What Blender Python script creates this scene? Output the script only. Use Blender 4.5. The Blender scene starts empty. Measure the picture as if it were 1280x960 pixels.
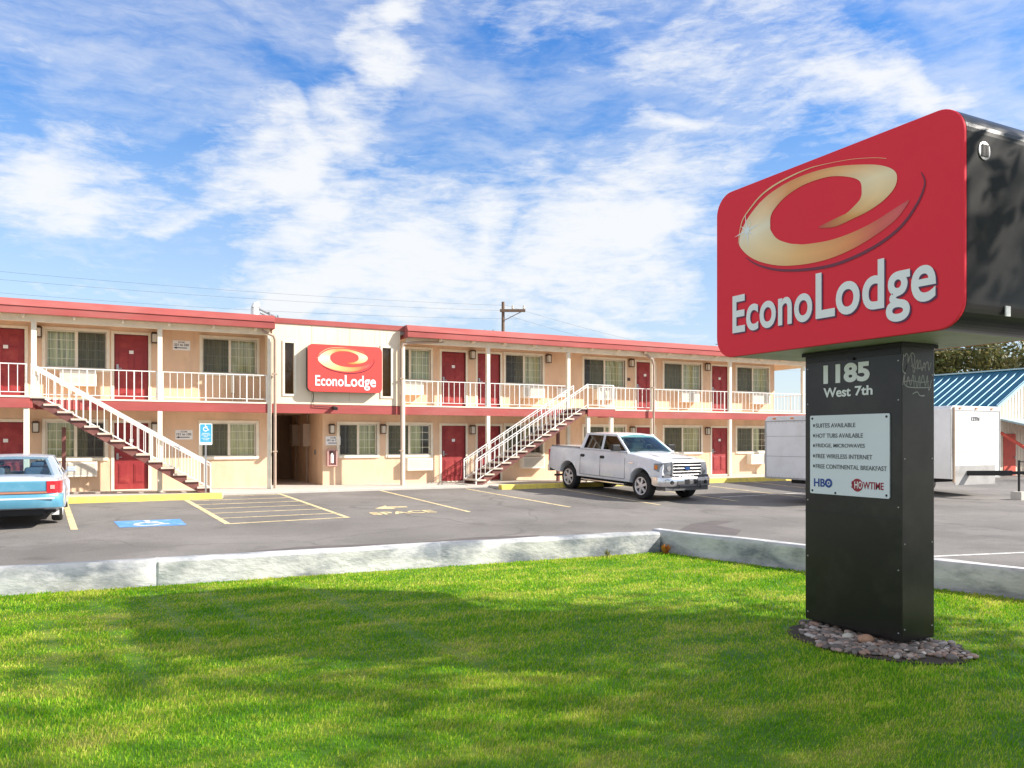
import bpy, bmesh, math, random
import numpy as np
from mathutils import Vector, Matrix
random.seed(7); rng=np.random.default_rng(7)
PI=math.pi; R=math.radians
sc=bpy.context.scene; COL=sc.collection

# ------------------------------------------------------------------ helpers
def tag(o,label=None,cat=None,group=None,kind=None):
    if label: o['label']=label
    if cat: o['category']=cat
    if group: o['group']=group
    if kind: o['kind']=kind
    return o
def empty(name,loc=(0,0,0),rz=0,label=None,cat=None,group=None):
    o=bpy.data.objects.new(name,None); COL.objects.link(o); o.location=loc; o.rotation_euler=(0,0,rz)
    o.empty_display_size=.2
    return tag(o,label,cat,group)
def copy_tree(o,parent=None):
    c=o.copy(); COL.objects.link(c); c.parent=parent
    for ch in [x for x in list(COL.objects) if x.parent==o]: copy_tree(ch,c)
    return c
def sstep(x,a,b):
    t=min(max((x-a)/(b-a),0),1); return t*t*(3-2*t)

class MB:
    def __init__(s): s.v=[]; s.f=[]; s.m=[]
    def add(s,vs,fs,mi=0):
        n=len(s.v); s.v+= [tuple(v) for v in vs]
        for f in fs: s.f.append(tuple(n+i for i in f)); s.m.append(mi)
        return s
    def box(s,x0,x1,y0,y1,z0,z1,mi=0):
        return s.add([(x0,y0,z0),(x1,y0,z0),(x1,y1,z0),(x0,y1,z0),(x0,y0,z1),(x1,y0,z1),(x1,y1,z1),(x0,y1,z1)],
            [(0,3,2,1),(4,5,6,7),(0,1,5,4),(1,2,6,5),(2,3,7,6),(3,0,4,7)],mi)
    def bar(s,p0,p1,w,t,up=(0,0,1),mi=0):
        p0=Vector(p0);p1=Vector(p1);d=(p1-p0).normalized();u=Vector(up)
        r=d.cross(u)
        if r.length<1e-4: r=d.cross(Vector((1,0,0)))
        r.normalize();u=r.cross(d).normalized()
        vs=[]
        for p in (p0,p1):
            for a,b in ((-1,-1),(1,-1),(1,1),(-1,1)): vs.append(p+r*a*w/2+u*b*t/2)
        return s.add(vs,[(0,1,2,3),(7,6,5,4),(0,4,5,1),(1,5,6,2),(2,6,7,3),(3,7,4,0)],mi)
    def tube(s,pts,r,n=8,mi=0,cap=True):
        pts=[Vector(p) for p in pts]; rs=r if isinstance(r,(list,tuple)) else [r]*len(pts)
        vs=[];fs=[];prev=None
        for i,p in enumerate(pts):
            d=(pts[min(i+1,len(pts)-1)]-pts[max(i-1,0)]).normalized()
            a=d.orthogonal().normalized() if prev is None else (prev-d*prev.dot(d)).normalized()
            prev=a;b=d.cross(a)
            for k in range(n):
                t=2*PI*k/n; vs.append(p+(a*math.cos(t)+b*math.sin(t))*rs[i])
        for i in range(len(pts)-1):
            for k in range(n):
                k2=(k+1)%n; fs.append((i*n+k,i*n+k2,(i+1)*n+k2,(i+1)*n+k))
        if cap: fs.append(tuple(range(n-1,-1,-1))); fs.append(tuple((len(pts)-1)*n+k for k in range(n)))
        return s.add(vs,fs,mi)
    def prism(s,poly,ax,a0,a1,mi=0):
        """extrude a 2-D polygon along axis ax ('x','y','z')"""
        n=len(poly)
        def P(p,a): return {'x':(a,p[0],p[1]),'y':(p[0],a,p[1]),'z':(p[0],p[1],a)}[ax]
        vs=[P(p,a0) for p in poly]+[P(p,a1) for p in poly]
        fs=[tuple(range(n)),tuple(range(2*n-1,n-1,-1))]+[(i,n+i,n+(i+1)%n,(i+1)%n) for i in range(n)]
        return s.add(vs,fs,mi)
    def lathe(s,prof,c,ax,n=24,mi=0,cap=True):
        """prof: (axial,radius); ax: 'y' or 'x' or 'z' """
        vs=[];fs=[]
        for a,r in prof:
            for k in range(n):
                t=2*PI*k/n;u,w=r*math.cos(t),r*math.sin(t)
                vs.append({'y':(c[0]+u,c[1]+a,c[2]+w),'x':(c[0]+a,c[1]+u,c[2]+w),'z':(c[0]+u,c[1]+w,c[2]+a)}[ax])
        for i in range(len(prof)-1):
            for k in range(n):
                k2=(k+1)%n; fs.append((i*n+k,i*n+k2,(i+1)*n+k2,(i+1)*n+k))
        if cap: fs.append(tuple(range(n))); fs.append(tuple((len(prof)-1)*n+k for k in range(n)))
        return s.add(vs,fs,mi)
    def loft(s,secs,mi=0,closed=True):
        n=len(secs[0]);vs=[p for q in secs for p in q];fs=[]
        for i in range(len(secs)-1):
            for k in range(n if closed else n-1):
                k2=(k+1)%n; fs.append((i*n+k,i*n+k2,(i+1)*n+k2,(i+1)*n+k))
        if closed: fs.append(tuple(range(n-1,-1,-1))); fs.append(tuple((len(secs)-1)*n+k for k in range(n)))
        return s.add(vs,fs,mi)
    def build(s,name,mat,parent=None,bevel=0,smooth=False,seg=2,angle=35):
        me=bpy.data.meshes.new(name); me.from_pydata(s.v,[],s.f)
        ms=mat if isinstance(mat,(list,tuple)) else [mat]
        for m in ms: me.materials.append(m)
        me.polygons.foreach_set('material_index',s.m)
        bm=bmesh.new(); bm.from_mesh(me); bmesh.ops.recalc_face_normals(bm,faces=bm.faces); bm.to_mesh(me); bm.free()
        if smooth:
            me.polygons.foreach_set('use_smooth',[True]*len(me.polygons))
            me.set_sharp_from_angle(angle=R(angle))
        o=bpy.data.objects.new(name,me); COL.objects.link(o)
        if parent: o.parent=parent
        if bevel:
            b=o.modifiers.new('bevel','BEVEL'); b.width=bevel; b.segments=seg; b.limit_method='ANGLE'; b.angle_limit=R(40)
        return o

# ------------------------------------------------------------------ materials
def M(name,base,rough=.7,metal=0,spec=.5,var=.08,vscale=3,bump=0,bscale=40,coat=0,dirt=None,dscale=1.5,damt=.5,stretch=(1,1,1)):
    m=bpy.data.materials.new(name); m.use_nodes=True; nt=m.node_tree; N=nt.nodes; L=nt.links
    b=N['Principled BSDF']; b.inputs['Roughness'].default_value=rough; b.inputs['Metallic'].default_value=metal
    b.inputs['Specular IOR Level'].default_value=spec; b.inputs['Coat Weight'].default_value=coat
    tc=N.new('ShaderNodeTexCoord'); mp=N.new('ShaderNodeMapping'); mp.inputs['Scale'].default_value=stretch
    g=N.new('ShaderNodeNewGeometry'); L.new(g.outputs['Position'],mp.inputs['Vector'])
    n=N.new('ShaderNodeTexNoise'); n.inputs['Scale'].default_value=vscale; n.inputs['Detail'].default_value=6; L.new(mp.outputs[0],n.inputs['Vector'])
    r=N.new('ShaderNodeMapRange'); r.inputs['From Min'].default_value=.3; r.inputs['From Max'].default_value=.7
    r.inputs['To Min'].default_value=1-var; r.inputs['To Max'].default_value=1+var; L.new(n.outputs[0],r.inputs['Value'])
    v=N.new('ShaderNodeVectorMath'); v.operation='SCALE'; v.inputs[0].default_value=base; L.new(r.outputs[0],v.inputs['Scale'])
    out=v.outputs[0]
    if dirt:
        n2=N.new('ShaderNodeTexNoise'); n2.inputs['Scale'].default_value=dscale; n2.inputs['Detail'].default_value=9; n2.inputs['Roughness'].default_value=.65; L.new(mp.outputs[0],n2.inputs['Vector'])
        r2=N.new('ShaderNodeMapRange'); r2.inputs['From Min'].default_value=.5; r2.inputs['From Max'].default_value=.68; r2.inputs['To Max'].default_value=damt; L.new(n2.outputs[0],r2.inputs['Value'])
        mx=N.new('ShaderNodeMix'); mx.data_type='RGBA'; L.new(r2.outputs[0],mx.inputs['Factor']); L.new(out,mx.inputs['A']); mx.inputs['B'].default_value=(*dirt,1); out=mx.outputs['Result']
    L.new(out,b.inputs['Base Color'])
    if bump:
        n3=N.new('ShaderNodeTexNoise'); n3.inputs['Scale'].default_value=bscale; n3.inputs['Detail'].default_value=4; L.new(mp.outputs[0],n3.inputs['Vector'])
        bp=N.new('ShaderNodeBump'); bp.inputs['Strength'].default_value=bump; bp.inputs['Distance'].default_value=.02; L.new(n3.outputs[0],bp.inputs['Height']); L.new(bp.outputs[0],b.inputs['Normal'])
    return m
def glassmat(name,tint,alpha,rough=.03):
    m=bpy.data.materials.new(name); m.use_nodes=True; nt=m.node_tree; N=nt.nodes; L=nt.links
    o=N['Material Output']; N.remove(N['Principled BSDF'])
    t=N.new('ShaderNodeBsdfTransparent'); t.inputs[0].default_value=(*tint,1)
    g=N.new('ShaderNodeBsdfGlossy'); g.inputs['Roughness'].default_value=rough
    f=N.new('ShaderNodeFresnel'); f.inputs['IOR'].default_value=1.5
    a=N.new('ShaderNodeMath'); a.operation='ADD'; a.inputs[1].default_value=alpha; L.new(f.outputs[0],a.inputs[0])
    gg=N.new('ShaderNodeNewGeometry'); ib=N.new('ShaderNodeMath'); ib.operation='SUBTRACT'; ib.inputs[0].default_value=1; L.new(gg.outputs['Backfacing'],ib.inputs[1]); am=N.new('ShaderNodeMath'); am.operation='MULTIPLY'; L.new(a.outputs[0],am.inputs[0]); L.new(ib.outputs[0],am.inputs[1])
    mx=N.new('ShaderNodeMixShader'); L.new(am.outputs[0],mx.inputs[0]); L.new(t.outputs[0],mx.inputs[1]); L.new(g.outputs[0],mx.inputs[2]); L.new(mx.outputs[0],o.inputs[0])
    return m
m_stucco=M('stucco',(.76,.545,.375),.9,var=.09,vscale=1.6,bump=.4,bscale=45,dirt=(.58,.40,.27),dscale=2.2,damt=.5,stretch=(1,1,.35))
m_siding=M('painted_siding',(.84,.71,.54),.75,var=.05,vscale=2,bump=.15,bscale=30,dirt=(.6,.5,.36),dscale=1.3,damt=.3,stretch=(1,1,.25))
m_cream=M('cream_paint',(.84,.78,.64),.55,var=.05,vscale=4,dirt=(.6,.52,.4),dscale=3,damt=.35)
m_trim=M('red_trim_paint',(.37,.085,.078),.7,spec=.3,var=.16,vscale=2,dirt=(.42,.16,.145),dscale=1.2,damt=.6,stretch=(.3,1,1))
m_door=M('red_door_paint',(.31,.030,.034),.5,var=.12,vscale=3,dirt=(.46,.11,.075),dscale=3,damt=.35)
m_white=M('white_metal_paint',(.82,.82,.80),.45,var=.05,dirt=(.55,.48,.40),dscale=6,damt=.35)
m_plate=M('white_plate',(.85,.85,.84),.35,var=.02)
m_roof=M('roof_membrane',(.30,.28,.26),.9)
m_bronze=M('bronze_metal',(.10,.065,.045),.4,metal=.6)
m_frost=M('frosted_glass',(.72,.68,.58),.4)
m_steel=M('galvanised_steel',(.45,.45,.46),.4,metal=.8)
m_pipe=M('downspout_paint',(.42,.31,.24),.6,var=.1)
m_ac=M('beige_appliance',(.86,.82,.72),.5,var=.03)
m_acg=M('appliance_grille',(.55,.52,.46),.6)
m_black=M('black_print',(.012,.012,.014),.5,var=0)
m_rubber=M('rubber',(.02,.02,.021),.8,bump=.2,bscale=80)
m_dark=M('dark_interior',(.03,.03,.033),.8)
m_grey=M('grey_plastic',(.10,.10,.105),.6)
m_chrome=M('chrome',(.75,.75,.77),.16,metal=1,var=.02)
m_rim=M('alloy',(.66,.66,.68),.3,metal=.35,var=.03)
m_silver=M('silver_paint',(.76,.79,.84),.25,metal=.0,var=.03,coat=.7,dirt=(.55,.54,.55),dscale=2,damt=.35)
m_teal=M('blue_paint',(.11,.34,.49),.33,metal=.2,var=.04,coat=.8,dirt=(.25,.47,.6),dscale=3,damt=.4)
m_lilac=M('silver_blue_paint',(.52,.58,.68),.35,metal=.3,var=.04,coat=.5)
m_seat=M('seat_cloth',(.06,.10,.15),.9)
m_seatl=M('light_seat_cloth',(.45,.47,.46),.9)
m_tail=M('red_lens',(.55,.02,.03),.18,coat=.6)
m_amber=M('amber_lens',(.75,.22,.03),.2,coat=.6)
m_clear=M('clear_lens',(.34,.37,.41),.08,metal=.6,coat=.6)
m_signred=M('sign_red_acrylic',(.84,.038,.065),.6,spec=.2,var=.02,vscale=1)
m_signred2=M('sign_red_faded',(.66,.07,.06),.4,var=.03,vscale=1)
m_signblk=M('black_sign_paint',(.012,.011,.011),.3,spec=.35,var=.15,vscale=2,dirt=(.03,.028,.026),dscale=2,damt=.5,bump=.04,bscale=3)
m_pole=M('charcoal_sheet_metal',(.010,.009,.009),.30,var=.15,vscale=2,dirt=(.034,.030,.027),dscale=1.6,damt=.8,bump=.05,bscale=4)
m_under=M('bare_sheet_metal',(.42,.41,.40),.5,metal=.2,dirt=(.2,.18,.16),dscale=2,damt=.5)
m_letter=M('white_vinyl',(.86,.86,.88),.4,var=.02)
m_shadowprint=M('printed_dark_red',(.16,.015,.04),.4,var=.02)
m_navy=M('navy_print',(.012,.06,.30),.4,var=0)
m_maroon=M('maroon_print',(.33,.015,.04),.4,var=0)
m_textgrey=M('grey_print',(.10,.10,.11),.5,var=0)
m_scratch=M('scratched_paint',(.42,.42,.42),.6)
m_blue=M('accessible_blue',(.05,.34,.66),.5,var=.06)
m_bluepaint=M('worn_blue_road_paint',(.10,.30,.66),.8,var=.1,dirt=(.4,.45,.5),dscale=6,damt=.6)
m_yellow=M('yellow_road_paint',(.80,.62,.12),.8,var=.08,dirt=(.45,.36,.18),dscale=7,damt=.75)
m_yline=M('worn_yellow_line',(.74,.60,.33),.85,var=.2,dirt=(.26,.23,.19),dscale=11,damt=.9)
m_wline=M('worn_white_line',(.75,.73,.70),.85,var=.1,dirt=(.2,.19,.18),dscale=9,damt=.9)
m_conc=M('concrete',(.56,.52,.47),.9,var=.1,vscale=2,bump=.15,bscale=30,dirt=(.36,.33,.30),dscale=2,damt=.5)
m_tread=M('concrete_tread',(.62,.53,.44),.85,var=.1,dirt=(.4,.3,.24),dscale=4,damt=.5)
m_stringer=M('brown_stringer_paint',(.17,.06,.05),.6,var=.15,dirt=(.30,.13,.11),dscale=3,damt=.5)
m_teal_roof=M('blue_metal_roof',(.015,.115,.19),.4,metal=.2,var=.06)
m_creamsheet=M('cream_sheet_metal',(.78,.71,.58),.6)
m_wood=M('weathered_pole_wood',(.20,.13,.09),.9,var=.25,vscale=3,stretch=(6,6,.6))
m_porch=M('orange_red_paint',(.60,.09,.06),.55,var=.1)
m_trailer=M('white_trailer_skin',(.80,.80,.80),.45,var=.03,dirt=(.55,.50,.44),dscale=1.2,damt=.3)
m_bark=M('bark',(.13,.09,.065),.95,var=.3,vscale=5,bump=.8,bscale=20,stretch=(3,3,.6))
m_wire=M('wire_insulation',(.03,.03,.03),.7)
m_weed=M('dry_weed',(.50,.20,.03),.8)

def asphalt():
    m=M('asphalt',(.185,.172,.160),.95,var=.22,vscale=.35,bump=.35,bscale=180,dirt=(.26,.24,.225),dscale=.55,damt=.8)
    nt=m.node_tree;N=nt.nodes;L=nt.links;b=N['Principled BSDF'];src=b.inputs['Base Color'].links[0].from_socket
    g=N.new('ShaderNodeNewGeometry')
    fine=N.new('ShaderNodeTexNoise');fine.inputs['Scale'].default_value=55;fine.inputs['Detail'].default_value=3;L.new(g.outputs['Position'],fine.inputs['Vector'])
    fr=N.new('ShaderNodeMapRange');fr.inputs['From Min'].default_value=.3;fr.inputs['From Max'].default_value=.7;fr.inputs['To Min'].default_value=.75;fr.inputs['To Max'].default_value=1.28;L.new(fine.outputs[0],fr.inputs[0])
    sc1=N.new('ShaderNodeVectorMath');sc1.operation='SCALE';L.new(src,sc1.inputs[0]);L.new(fr.outputs[0],sc1.inputs['Scale'])
    st=N.new('ShaderNodeTexNoise');st.inputs['Scale'].default_value=1.1;st.inputs['Detail'].default_value=7;st.inputs['Roughness'].default_value=.6;L.new(g.outputs['Position'],st.inputs['Vector'])
    sr=N.new('ShaderNodeMapRange');sr.inputs['From Min'].default_value=.56;sr.inputs['From Max'].default_value=.72;sr.inputs['To Min'].default_value=1;sr.inputs['To Max'].default_value=.6;L.new(st.outputs[0],sr.inputs[0])
    sc2=N.new('ShaderNodeVectorMath');sc2.operation='SCALE';L.new(sc1.outputs[0],sc2.inputs[0]);L.new(sr.outputs[0],sc2.inputs['Scale']);sc1=sc2
    # sealed patches and cracks
    wn=N.new('ShaderNodeTexNoise');wn.inputs['Scale'].default_value=.5;L.new(g.outputs['Position'],wn.inputs['Vector'])
    ad=N.new('ShaderNodeVectorMath');ad.operation='MULTIPLY_ADD';L.new(wn.outputs['Color'],ad.inputs[0]);ad.inputs[1].default_value=(3,3,0);L.new(g.outputs['Position'],ad.inputs[2])
    vo=N.new('ShaderNodeTexVoronoi');vo.feature='DISTANCE_TO_EDGE';vo.inputs['Scale'].default_value=.16;L.new(ad.outputs[0],vo.inputs['Vector'])
    cr=N.new('ShaderNodeMapRange');cr.inputs['From Min'].default_value=.003;cr.inputs['From Max'].default_value=.008;cr.inputs['To Min'].default_value=.28;cr.inputs['To Max'].default_value=0;L.new(vo.outputs['Distance'],cr.inputs[0])
    mx=N.new('ShaderNodeMix');mx.data_type='RGBA';L.new(cr.outputs[0],mx.inputs['Factor']);L.new(sc1.outputs[0],mx.inputs['A']);mx.inputs['B'].default_value=(.05,.045,.045,1)
    L.new(mx.outputs['Result'],b.inputs['Base Color']);return m
m_asph=asphalt()
m_patch=M('fresh_asphalt_patch',(.125,.11,.105),.9,var=.15,bump=.3,bscale=150)

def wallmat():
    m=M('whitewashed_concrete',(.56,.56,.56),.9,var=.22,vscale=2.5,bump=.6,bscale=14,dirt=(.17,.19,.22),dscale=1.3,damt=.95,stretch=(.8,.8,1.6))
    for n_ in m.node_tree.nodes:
        if n_.type=='MAP_RANGE' and abs(n_.inputs['From Min'].default_value-.5)<1e-3: n_.inputs['From Min'].default_value=.46; n_.inputs['From Max'].default_value=.62  # stronger bluish blotches: stains, plus dappled tree shade put into the colour
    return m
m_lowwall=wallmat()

def grassmat(name,blade=True):
    m=bpy.data.materials.new(name);m.use_nodes=True;nt=m.node_tree;N=nt.nodes;L=nt.links
    out=N['Material Output'];b=N['Principled BSDF'];b.inputs['Roughness'].default_value=.6;b.inputs['Specular IOR Level'].default_value=.25
    g=N.new('ShaderNodeNewGeometry')
    mp=N.new('ShaderNodeMapping');mp.inputs['Rotation'].default_value=(0,0,R(27));mp.inputs['Scale'].default_value=(.55,1.2,1);L.new(g.outputs['Position'],mp.inputs['Vector'])
    n=N.new('ShaderNodeTexNoise');n.inputs['Scale'].default_value=2.0;n.inputs['Detail'].default_value=9;n.inputs['Roughness'].default_value=.72;L.new(mp.outputs[0],n.inputs['Vector'])
    r=N.new('ShaderNodeValToRGB');e=r.color_ramp.elements
    e[0].position=.30;e[0].color=(.12,.34,.008,1);e[1].position=.72;e[1].color=(.72,.68,.16,1)
    k=e.new(.47);k.color=(.22,.47,.012,1);k=e.new(.58);k.color=(.46,.60,.04,1)
    if blade:
        rv=N.new('ShaderNodeMath');rv.operation='MULTIPLY_ADD';L.new(g.outputs['Random Per Island'],rv.inputs[0]);rv.inputs[1].default_value=.30;L.new(n.outputs[0],rv.inputs[2])
        sb=N.new('ShaderNodeMath');sb.operation='SUBTRACT';L.new(rv.outputs[0],sb.inputs[0]);sb.inputs[1].default_value=.13;L.new(sb.outputs[0],r.inputs[0])
    else:
        L.new(n.outputs[0],r.inputs[0])
        for k_ in e: k_.color=tuple(c*.42 for c in k_.color[:3])+(1,)
    L.new(r.outputs[0],b.inputs['Base Color'])
    if blade:
        t=N.new('ShaderNodeBsdfTranslucent');L.new(r.outputs[0],t.inputs[0]);mx=N.new('ShaderNodeMixShader');mx.inputs[0].default_value=.45
        L.new(b.outputs[0],mx.inputs[1]);L.new(t.outputs[0],mx.inputs[2]);L.new(mx.outputs[0],out.inputs[0])
    return m
m_grass=grassmat('grass_blades'); m_soil=grassmat('turf_base',False)

def leafmat(name,c1,c2):
    m=bpy.data.materials.new(name);m.use_nodes=True;nt=m.node_tree;N=nt.nodes;L=nt.links
    b=N['Principled BSDF'];b.inputs['Roughness'].default_value=.5;g=N.new('ShaderNodeNewGeometry')
    r=N.new('ShaderNodeMix');r.data_type='RGBA';L.new(g.outputs['Random Per Island'],r.inputs['Factor']);r.inputs['A'].default_value=(*c1,1);r.inputs['B'].default_value=(*c2,1)
    L.new(r.outputs['Result'],b.inputs['Base Color'])
    t=N.new('ShaderNodeBsdfTranslucent');L.new(r.outputs['Result'],t.inputs[0]);mx=N.new('ShaderNodeMixShader');mx.inputs[0].default_value=.3
    L.new(b.outputs[0],mx.inputs[1]);L.new(t.outputs[0],mx.inputs[2]);L.new(mx.outputs[0],N['Material Output'].inputs[0]);return m
m_leaf=leafmat('leaves_green',(.05,.10,.02),(.11,.16,.03)); m_leaf2=leafmat('leaves_olive',(.09,.12,.03),(.26,.22,.08))

# ------------------------------------------------------------------ world, sun, camera
AZ=R(180-55)            # clockwise from +Y
EL=R(33)
sund=Vector((math.sin(AZ)*math.cos(EL),math.cos(AZ)*math.cos(EL),math.sin(EL)))
sd=bpy.data.lights.new('sun','SUN'); sd.energy=5.0; sd.angle=R(.55); sd.color=(1,.93,.83)
so=bpy.data.objects.new('sun',sd); COL.objects.link(so); so.rotation_euler=sund.to_track_quat('Z','Y').to_euler(); so.location=(10,-10,20)

CAM_AZ=R(27.2)
def world():
    w=bpy.data.worlds.new('World'); sc.world=w; w.use_nodes=True; nt=w.node_tree;N=nt.nodes;L=nt.links
    bg=N['Background']; bg.inputs[1].default_value=.15
    sky=N.new('ShaderNodeTexSky'); sky.sky_type='NISHITA'; sky.sun_disc=False; sky.sun_elevation=EL; sky.sun_rotation=AZ; sky.air_density=1.0; sky.dust_density=.4; sky.ozone_density=2.5
    def mth(op,a,b=None,c=None,clamp=False):
        n=N.new('ShaderNodeMath');n.operation=op;n.use_clamp=clamp
        for i,x in enumerate((a,b,c)):
            if x is None: continue
            if isinstance(x,(int,float)): n.inputs[i].default_value=x
            else: L.new(x,n.inputs[i])
        return n.outputs[0]
    tc=N.new('ShaderNodeTexCoord'); sp=N.new('ShaderNodeSeparateXYZ'); L.new(tc.outputs['Generated'],sp.inputs[0])
    az=mth('SUBTRACT',mth('ARCTAN2',sp.outputs[0],sp.outputs[1]),CAM_AZ)
    el=mth('ARCSINE',sp.outputs[2])
    # clean dry-air sky: elevation-dependent extinction on top of the sky model
    tr=N.new('ShaderNodeValToRGB'); L.new(mth('MULTIPLY',el,2/math.pi),tr.inputs[0]); q=tr.color_ramp.elements
    q[0].position=0; q[0].color=(.50,.56,.64,1); q[1].position=1; q[1].color=(.35,.6,.9,1)
    for p_,c_ in ((.09,(.43,.60,.72,1)),(.17,(.32,.61,.83,1)),(.30,(.16,.55,.93,1))): k_=q.new(p_); k_.color=c_
    hs=N.new('ShaderNodeMix'); hs.data_type='RGBA'; hs.blend_type='MULTIPLY'; hs.inputs['Factor'].default_value=1; L.new(sky.outputs[0],hs.inputs['A']); L.new(tr.outputs[0],hs.inputs['B'])
    cb=N.new('ShaderNodeCombineXYZ'); L.new(az,cb.inputs[0]); L.new(el,cb.inputs[1]); P=cb.outputs[0]
    # domain warp
    wn=N.new('ShaderNodeTexNoise'); wn.inputs['Scale'].default_value=3.5; wn.inputs['Detail'].default_value=5; L.new(P,wn.inputs['Vector'])
    wv=N.new('ShaderNodeVectorMath'); wv.operation='MULTIPLY_ADD'; sbv=N.new('ShaderNodeVectorMath'); sbv.operation='SUBTRACT'; L.new(wn.outputs['Color'],sbv.inputs[0]); sbv.inputs[1].default_value=(.5,.5,.5)
    L.new(sbv.outputs[0],wv.inputs[0]); wv.inputs[1].default_value=(.34,.24,0); L.new(P,wv.inputs[2]); W=wv.outputs[0]
    # wisp noise stretched
    mp=N.new('ShaderNodeMapping'); mp.inputs['Rotation'].default_value=(0,0,R(-12)); mp.inputs['Scale'].default_value=(3.0,8.5,1); L.new(W,mp.inputs['Vector'])
    n1=N.new('ShaderNodeTexNoise'); n1.inputs['Scale'].default_value=1.6; n1.inputs['Detail'].default_value=12; n1.inputs['Roughness'].default_value=.54; n1.inputs['Distortion'].default_value=.1; L.new(mp.outputs[0],n1.inputs['Vector'])
    mp2=N.new('ShaderNodeMapping'); mp2.inputs['Rotation'].default_value=(0,0,R(-25)); mp2.inputs['Scale'].default_value=(10,26,1); L.new(P,mp2.inputs['Vector'])
    n2=N.new('ShaderNodeTexNoise'); n2.inputs['Scale'].default_value=1.4; n2.inputs['Detail'].default_value=8; n2.inputs['Roughness'].default_value=.65; L.new(mp2.outputs[0],n2.inputs['Vector'])
    def pt(px,py):
        a=math.atan((px-640)/1004); return a, math.atan((549-py)/1004*math.cos(a))
    # big cloud banks over the motel, as directions of the sky dome (px,py,rx,ry,rot,weight)
    blobs=[(440,70,130,75,-35,.95),(400,130,150,90,-20,1.0),(330,150,130,75,-25,.85),(300,200,75,75,0,.85),(370,230,120,100,60,.95),(420,290,110,110,60,.95),(500,350,150,90,20,1.0),(420,365,150,50,10,.95),(600,290,170,70,25,.80),(700,330,190,90,20,.95),(800,290,150,110,0,.80),(640,370,190,60,0,.75),(470,10,60,35,20,.95),(560,110,90,45,20,.55),(500,210,170,60,15,.65),
           (50,220,140,60,15,.85),(130,250,160,40,15,.75),(230,275,150,28,15,.65),(180,330,170,22,10,.55),(60,345,200,40,0,.5),(70,60,220,80,20,.38),(30,130,150,60,0,.30),(330,330,140,30,15,.5),
           (680,30,180,70,-10,.60),(800,60,170,60,10,.60),(1000,60,190,80,0,.55),(820,150,70,22,0,.75),(1050,110,200,90,10,.62),(880,230,190,100,0,.60),(700,180,140,70,20,.55),(760,400,150,40,-5,.8),(620,400,300,40,0,.45),(1010,190,260,90,0,.45),(1150,120,60,50,0,.8)]
    tot=None
    for px,py,rx,ry,rot,wt in blobs:
        a,e=pt(px,py)
        m=N.new('ShaderNodeMapping'); m.vector_type='TEXTURE'; m.inputs['Location'].default_value=(a,e,0); m.inputs['Rotation'].default_value=(0,0,R(rot)); m.inputs['Scale'].default_value=(rx/560,ry/560,1); L.new(W,m.inputs['Vector'])
        g=N.new('ShaderNodeTexGradient'); g.gradient_type='QUADRATIC_SPHERE'; L.new(m.outputs[0],g.inputs[0])
        s=mth('MULTIPLY',mth('POWER',g.outputs['Fac'],.75),wt)
        tot=s if tot is None else mth('SMOOTH_MAX',tot,s,.12)
    # gaps
    gaps=[(600,140,130,70,10,1.5),(270,60,160,80,0,1.1),(570,40,60,40,0,.5),(210,310,120,28,12,.7),(700,120,90,50,0,.6),(440,255,60,40,10,.35),(1230,40,90,60,0,.4),(370,10,60,60,0,.6)]
    gp=None
    for px,py,rx,ry,rot,wt in gaps:
        a,e=pt(px,py)
        m=N.new('ShaderNodeMapping'); m.vector_type='TEXTURE'; m.inputs['Location'].default_value=(a,e,0); m.inputs['Rotation'].default_value=(0,0,R(rot)); m.inputs['Scale'].default_value=(rx/560,ry/560,1); L.new(W,m.inputs['Vector'])
        g=N.new('ShaderNodeTexGradient'); g.gradient_type='QUADRATIC_SPHERE'; L.new(m.outputs[0],g.inputs[0])
        s=mth('MULTIPLY',g.outputs['Fac'],wt); gp=s if gp is None else mth('MAXIMUM',gp,s)
    # away from the photographed part, unseen cirrus added, its coverage raised for brighter fill light
    far=N.new('ShaderNodeMapRange'); L.new(mth('ABSOLUTE',az),far.inputs[0]); far.inputs['From Min'].default_value=.65; far.inputs['From Max'].default_value=1.0; far.inputs['To Max'].default_value=.6
    tot=mth('MAXIMUM',tot,far.outputs[0])
    dn=mth('ADD',mth('SUBTRACT',tot,mth('MULTIPLY',gp,.8)), mth('MULTIPLY',mth('SUBTRACT',n1.outputs[0],.5),1.35))
    dn=mth('ADD',dn,mth('MULTIPLY',mth('SUBTRACT',n2.outputs[0],.5),.80))
    mp3=N.new('ShaderNodeMapping'); mp3.inputs['Rotation'].default_value=(0,0,R(-38)); mp3.inputs['Scale'].default_value=(16,70,1); L.new(P,mp3.inputs['Vector'])
    n3=N.new('ShaderNodeTexNoise'); n3.inputs['Scale'].default_value=1.3; n3.inputs['Detail'].default_value=10; n3.inputs['Roughness'].default_value=.7; n3.inputs['Distortion'].default_value=.6; L.new(mp3.outputs[0],n3.inputs['Vector'])
    dn=mth('ADD',dn,mth('MULTIPLY',mth('SUBTRACT',n3.outputs[0],.5),.75))
    mr=N.new('ShaderNodeMapRange'); mr.interpolation_type='SMOOTHSTEP'; L.new(dn,mr.inputs[0]); mr.inputs['From Min'].default_value=-.02; mr.inputs['From Max'].default_value=.86; mr.inputs['To Max'].default_value=.95
    # horizon milkiness
    hz=N.new('ShaderNodeMapRange'); L.new(el,hz.inputs[0]); hz.inputs['From Min'].default_value=0; hz.inputs['From Max'].default_value=.42; hz.inputs['To Min'].default_value=.62; hz.inputs['To Max'].default_value=.0
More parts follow.
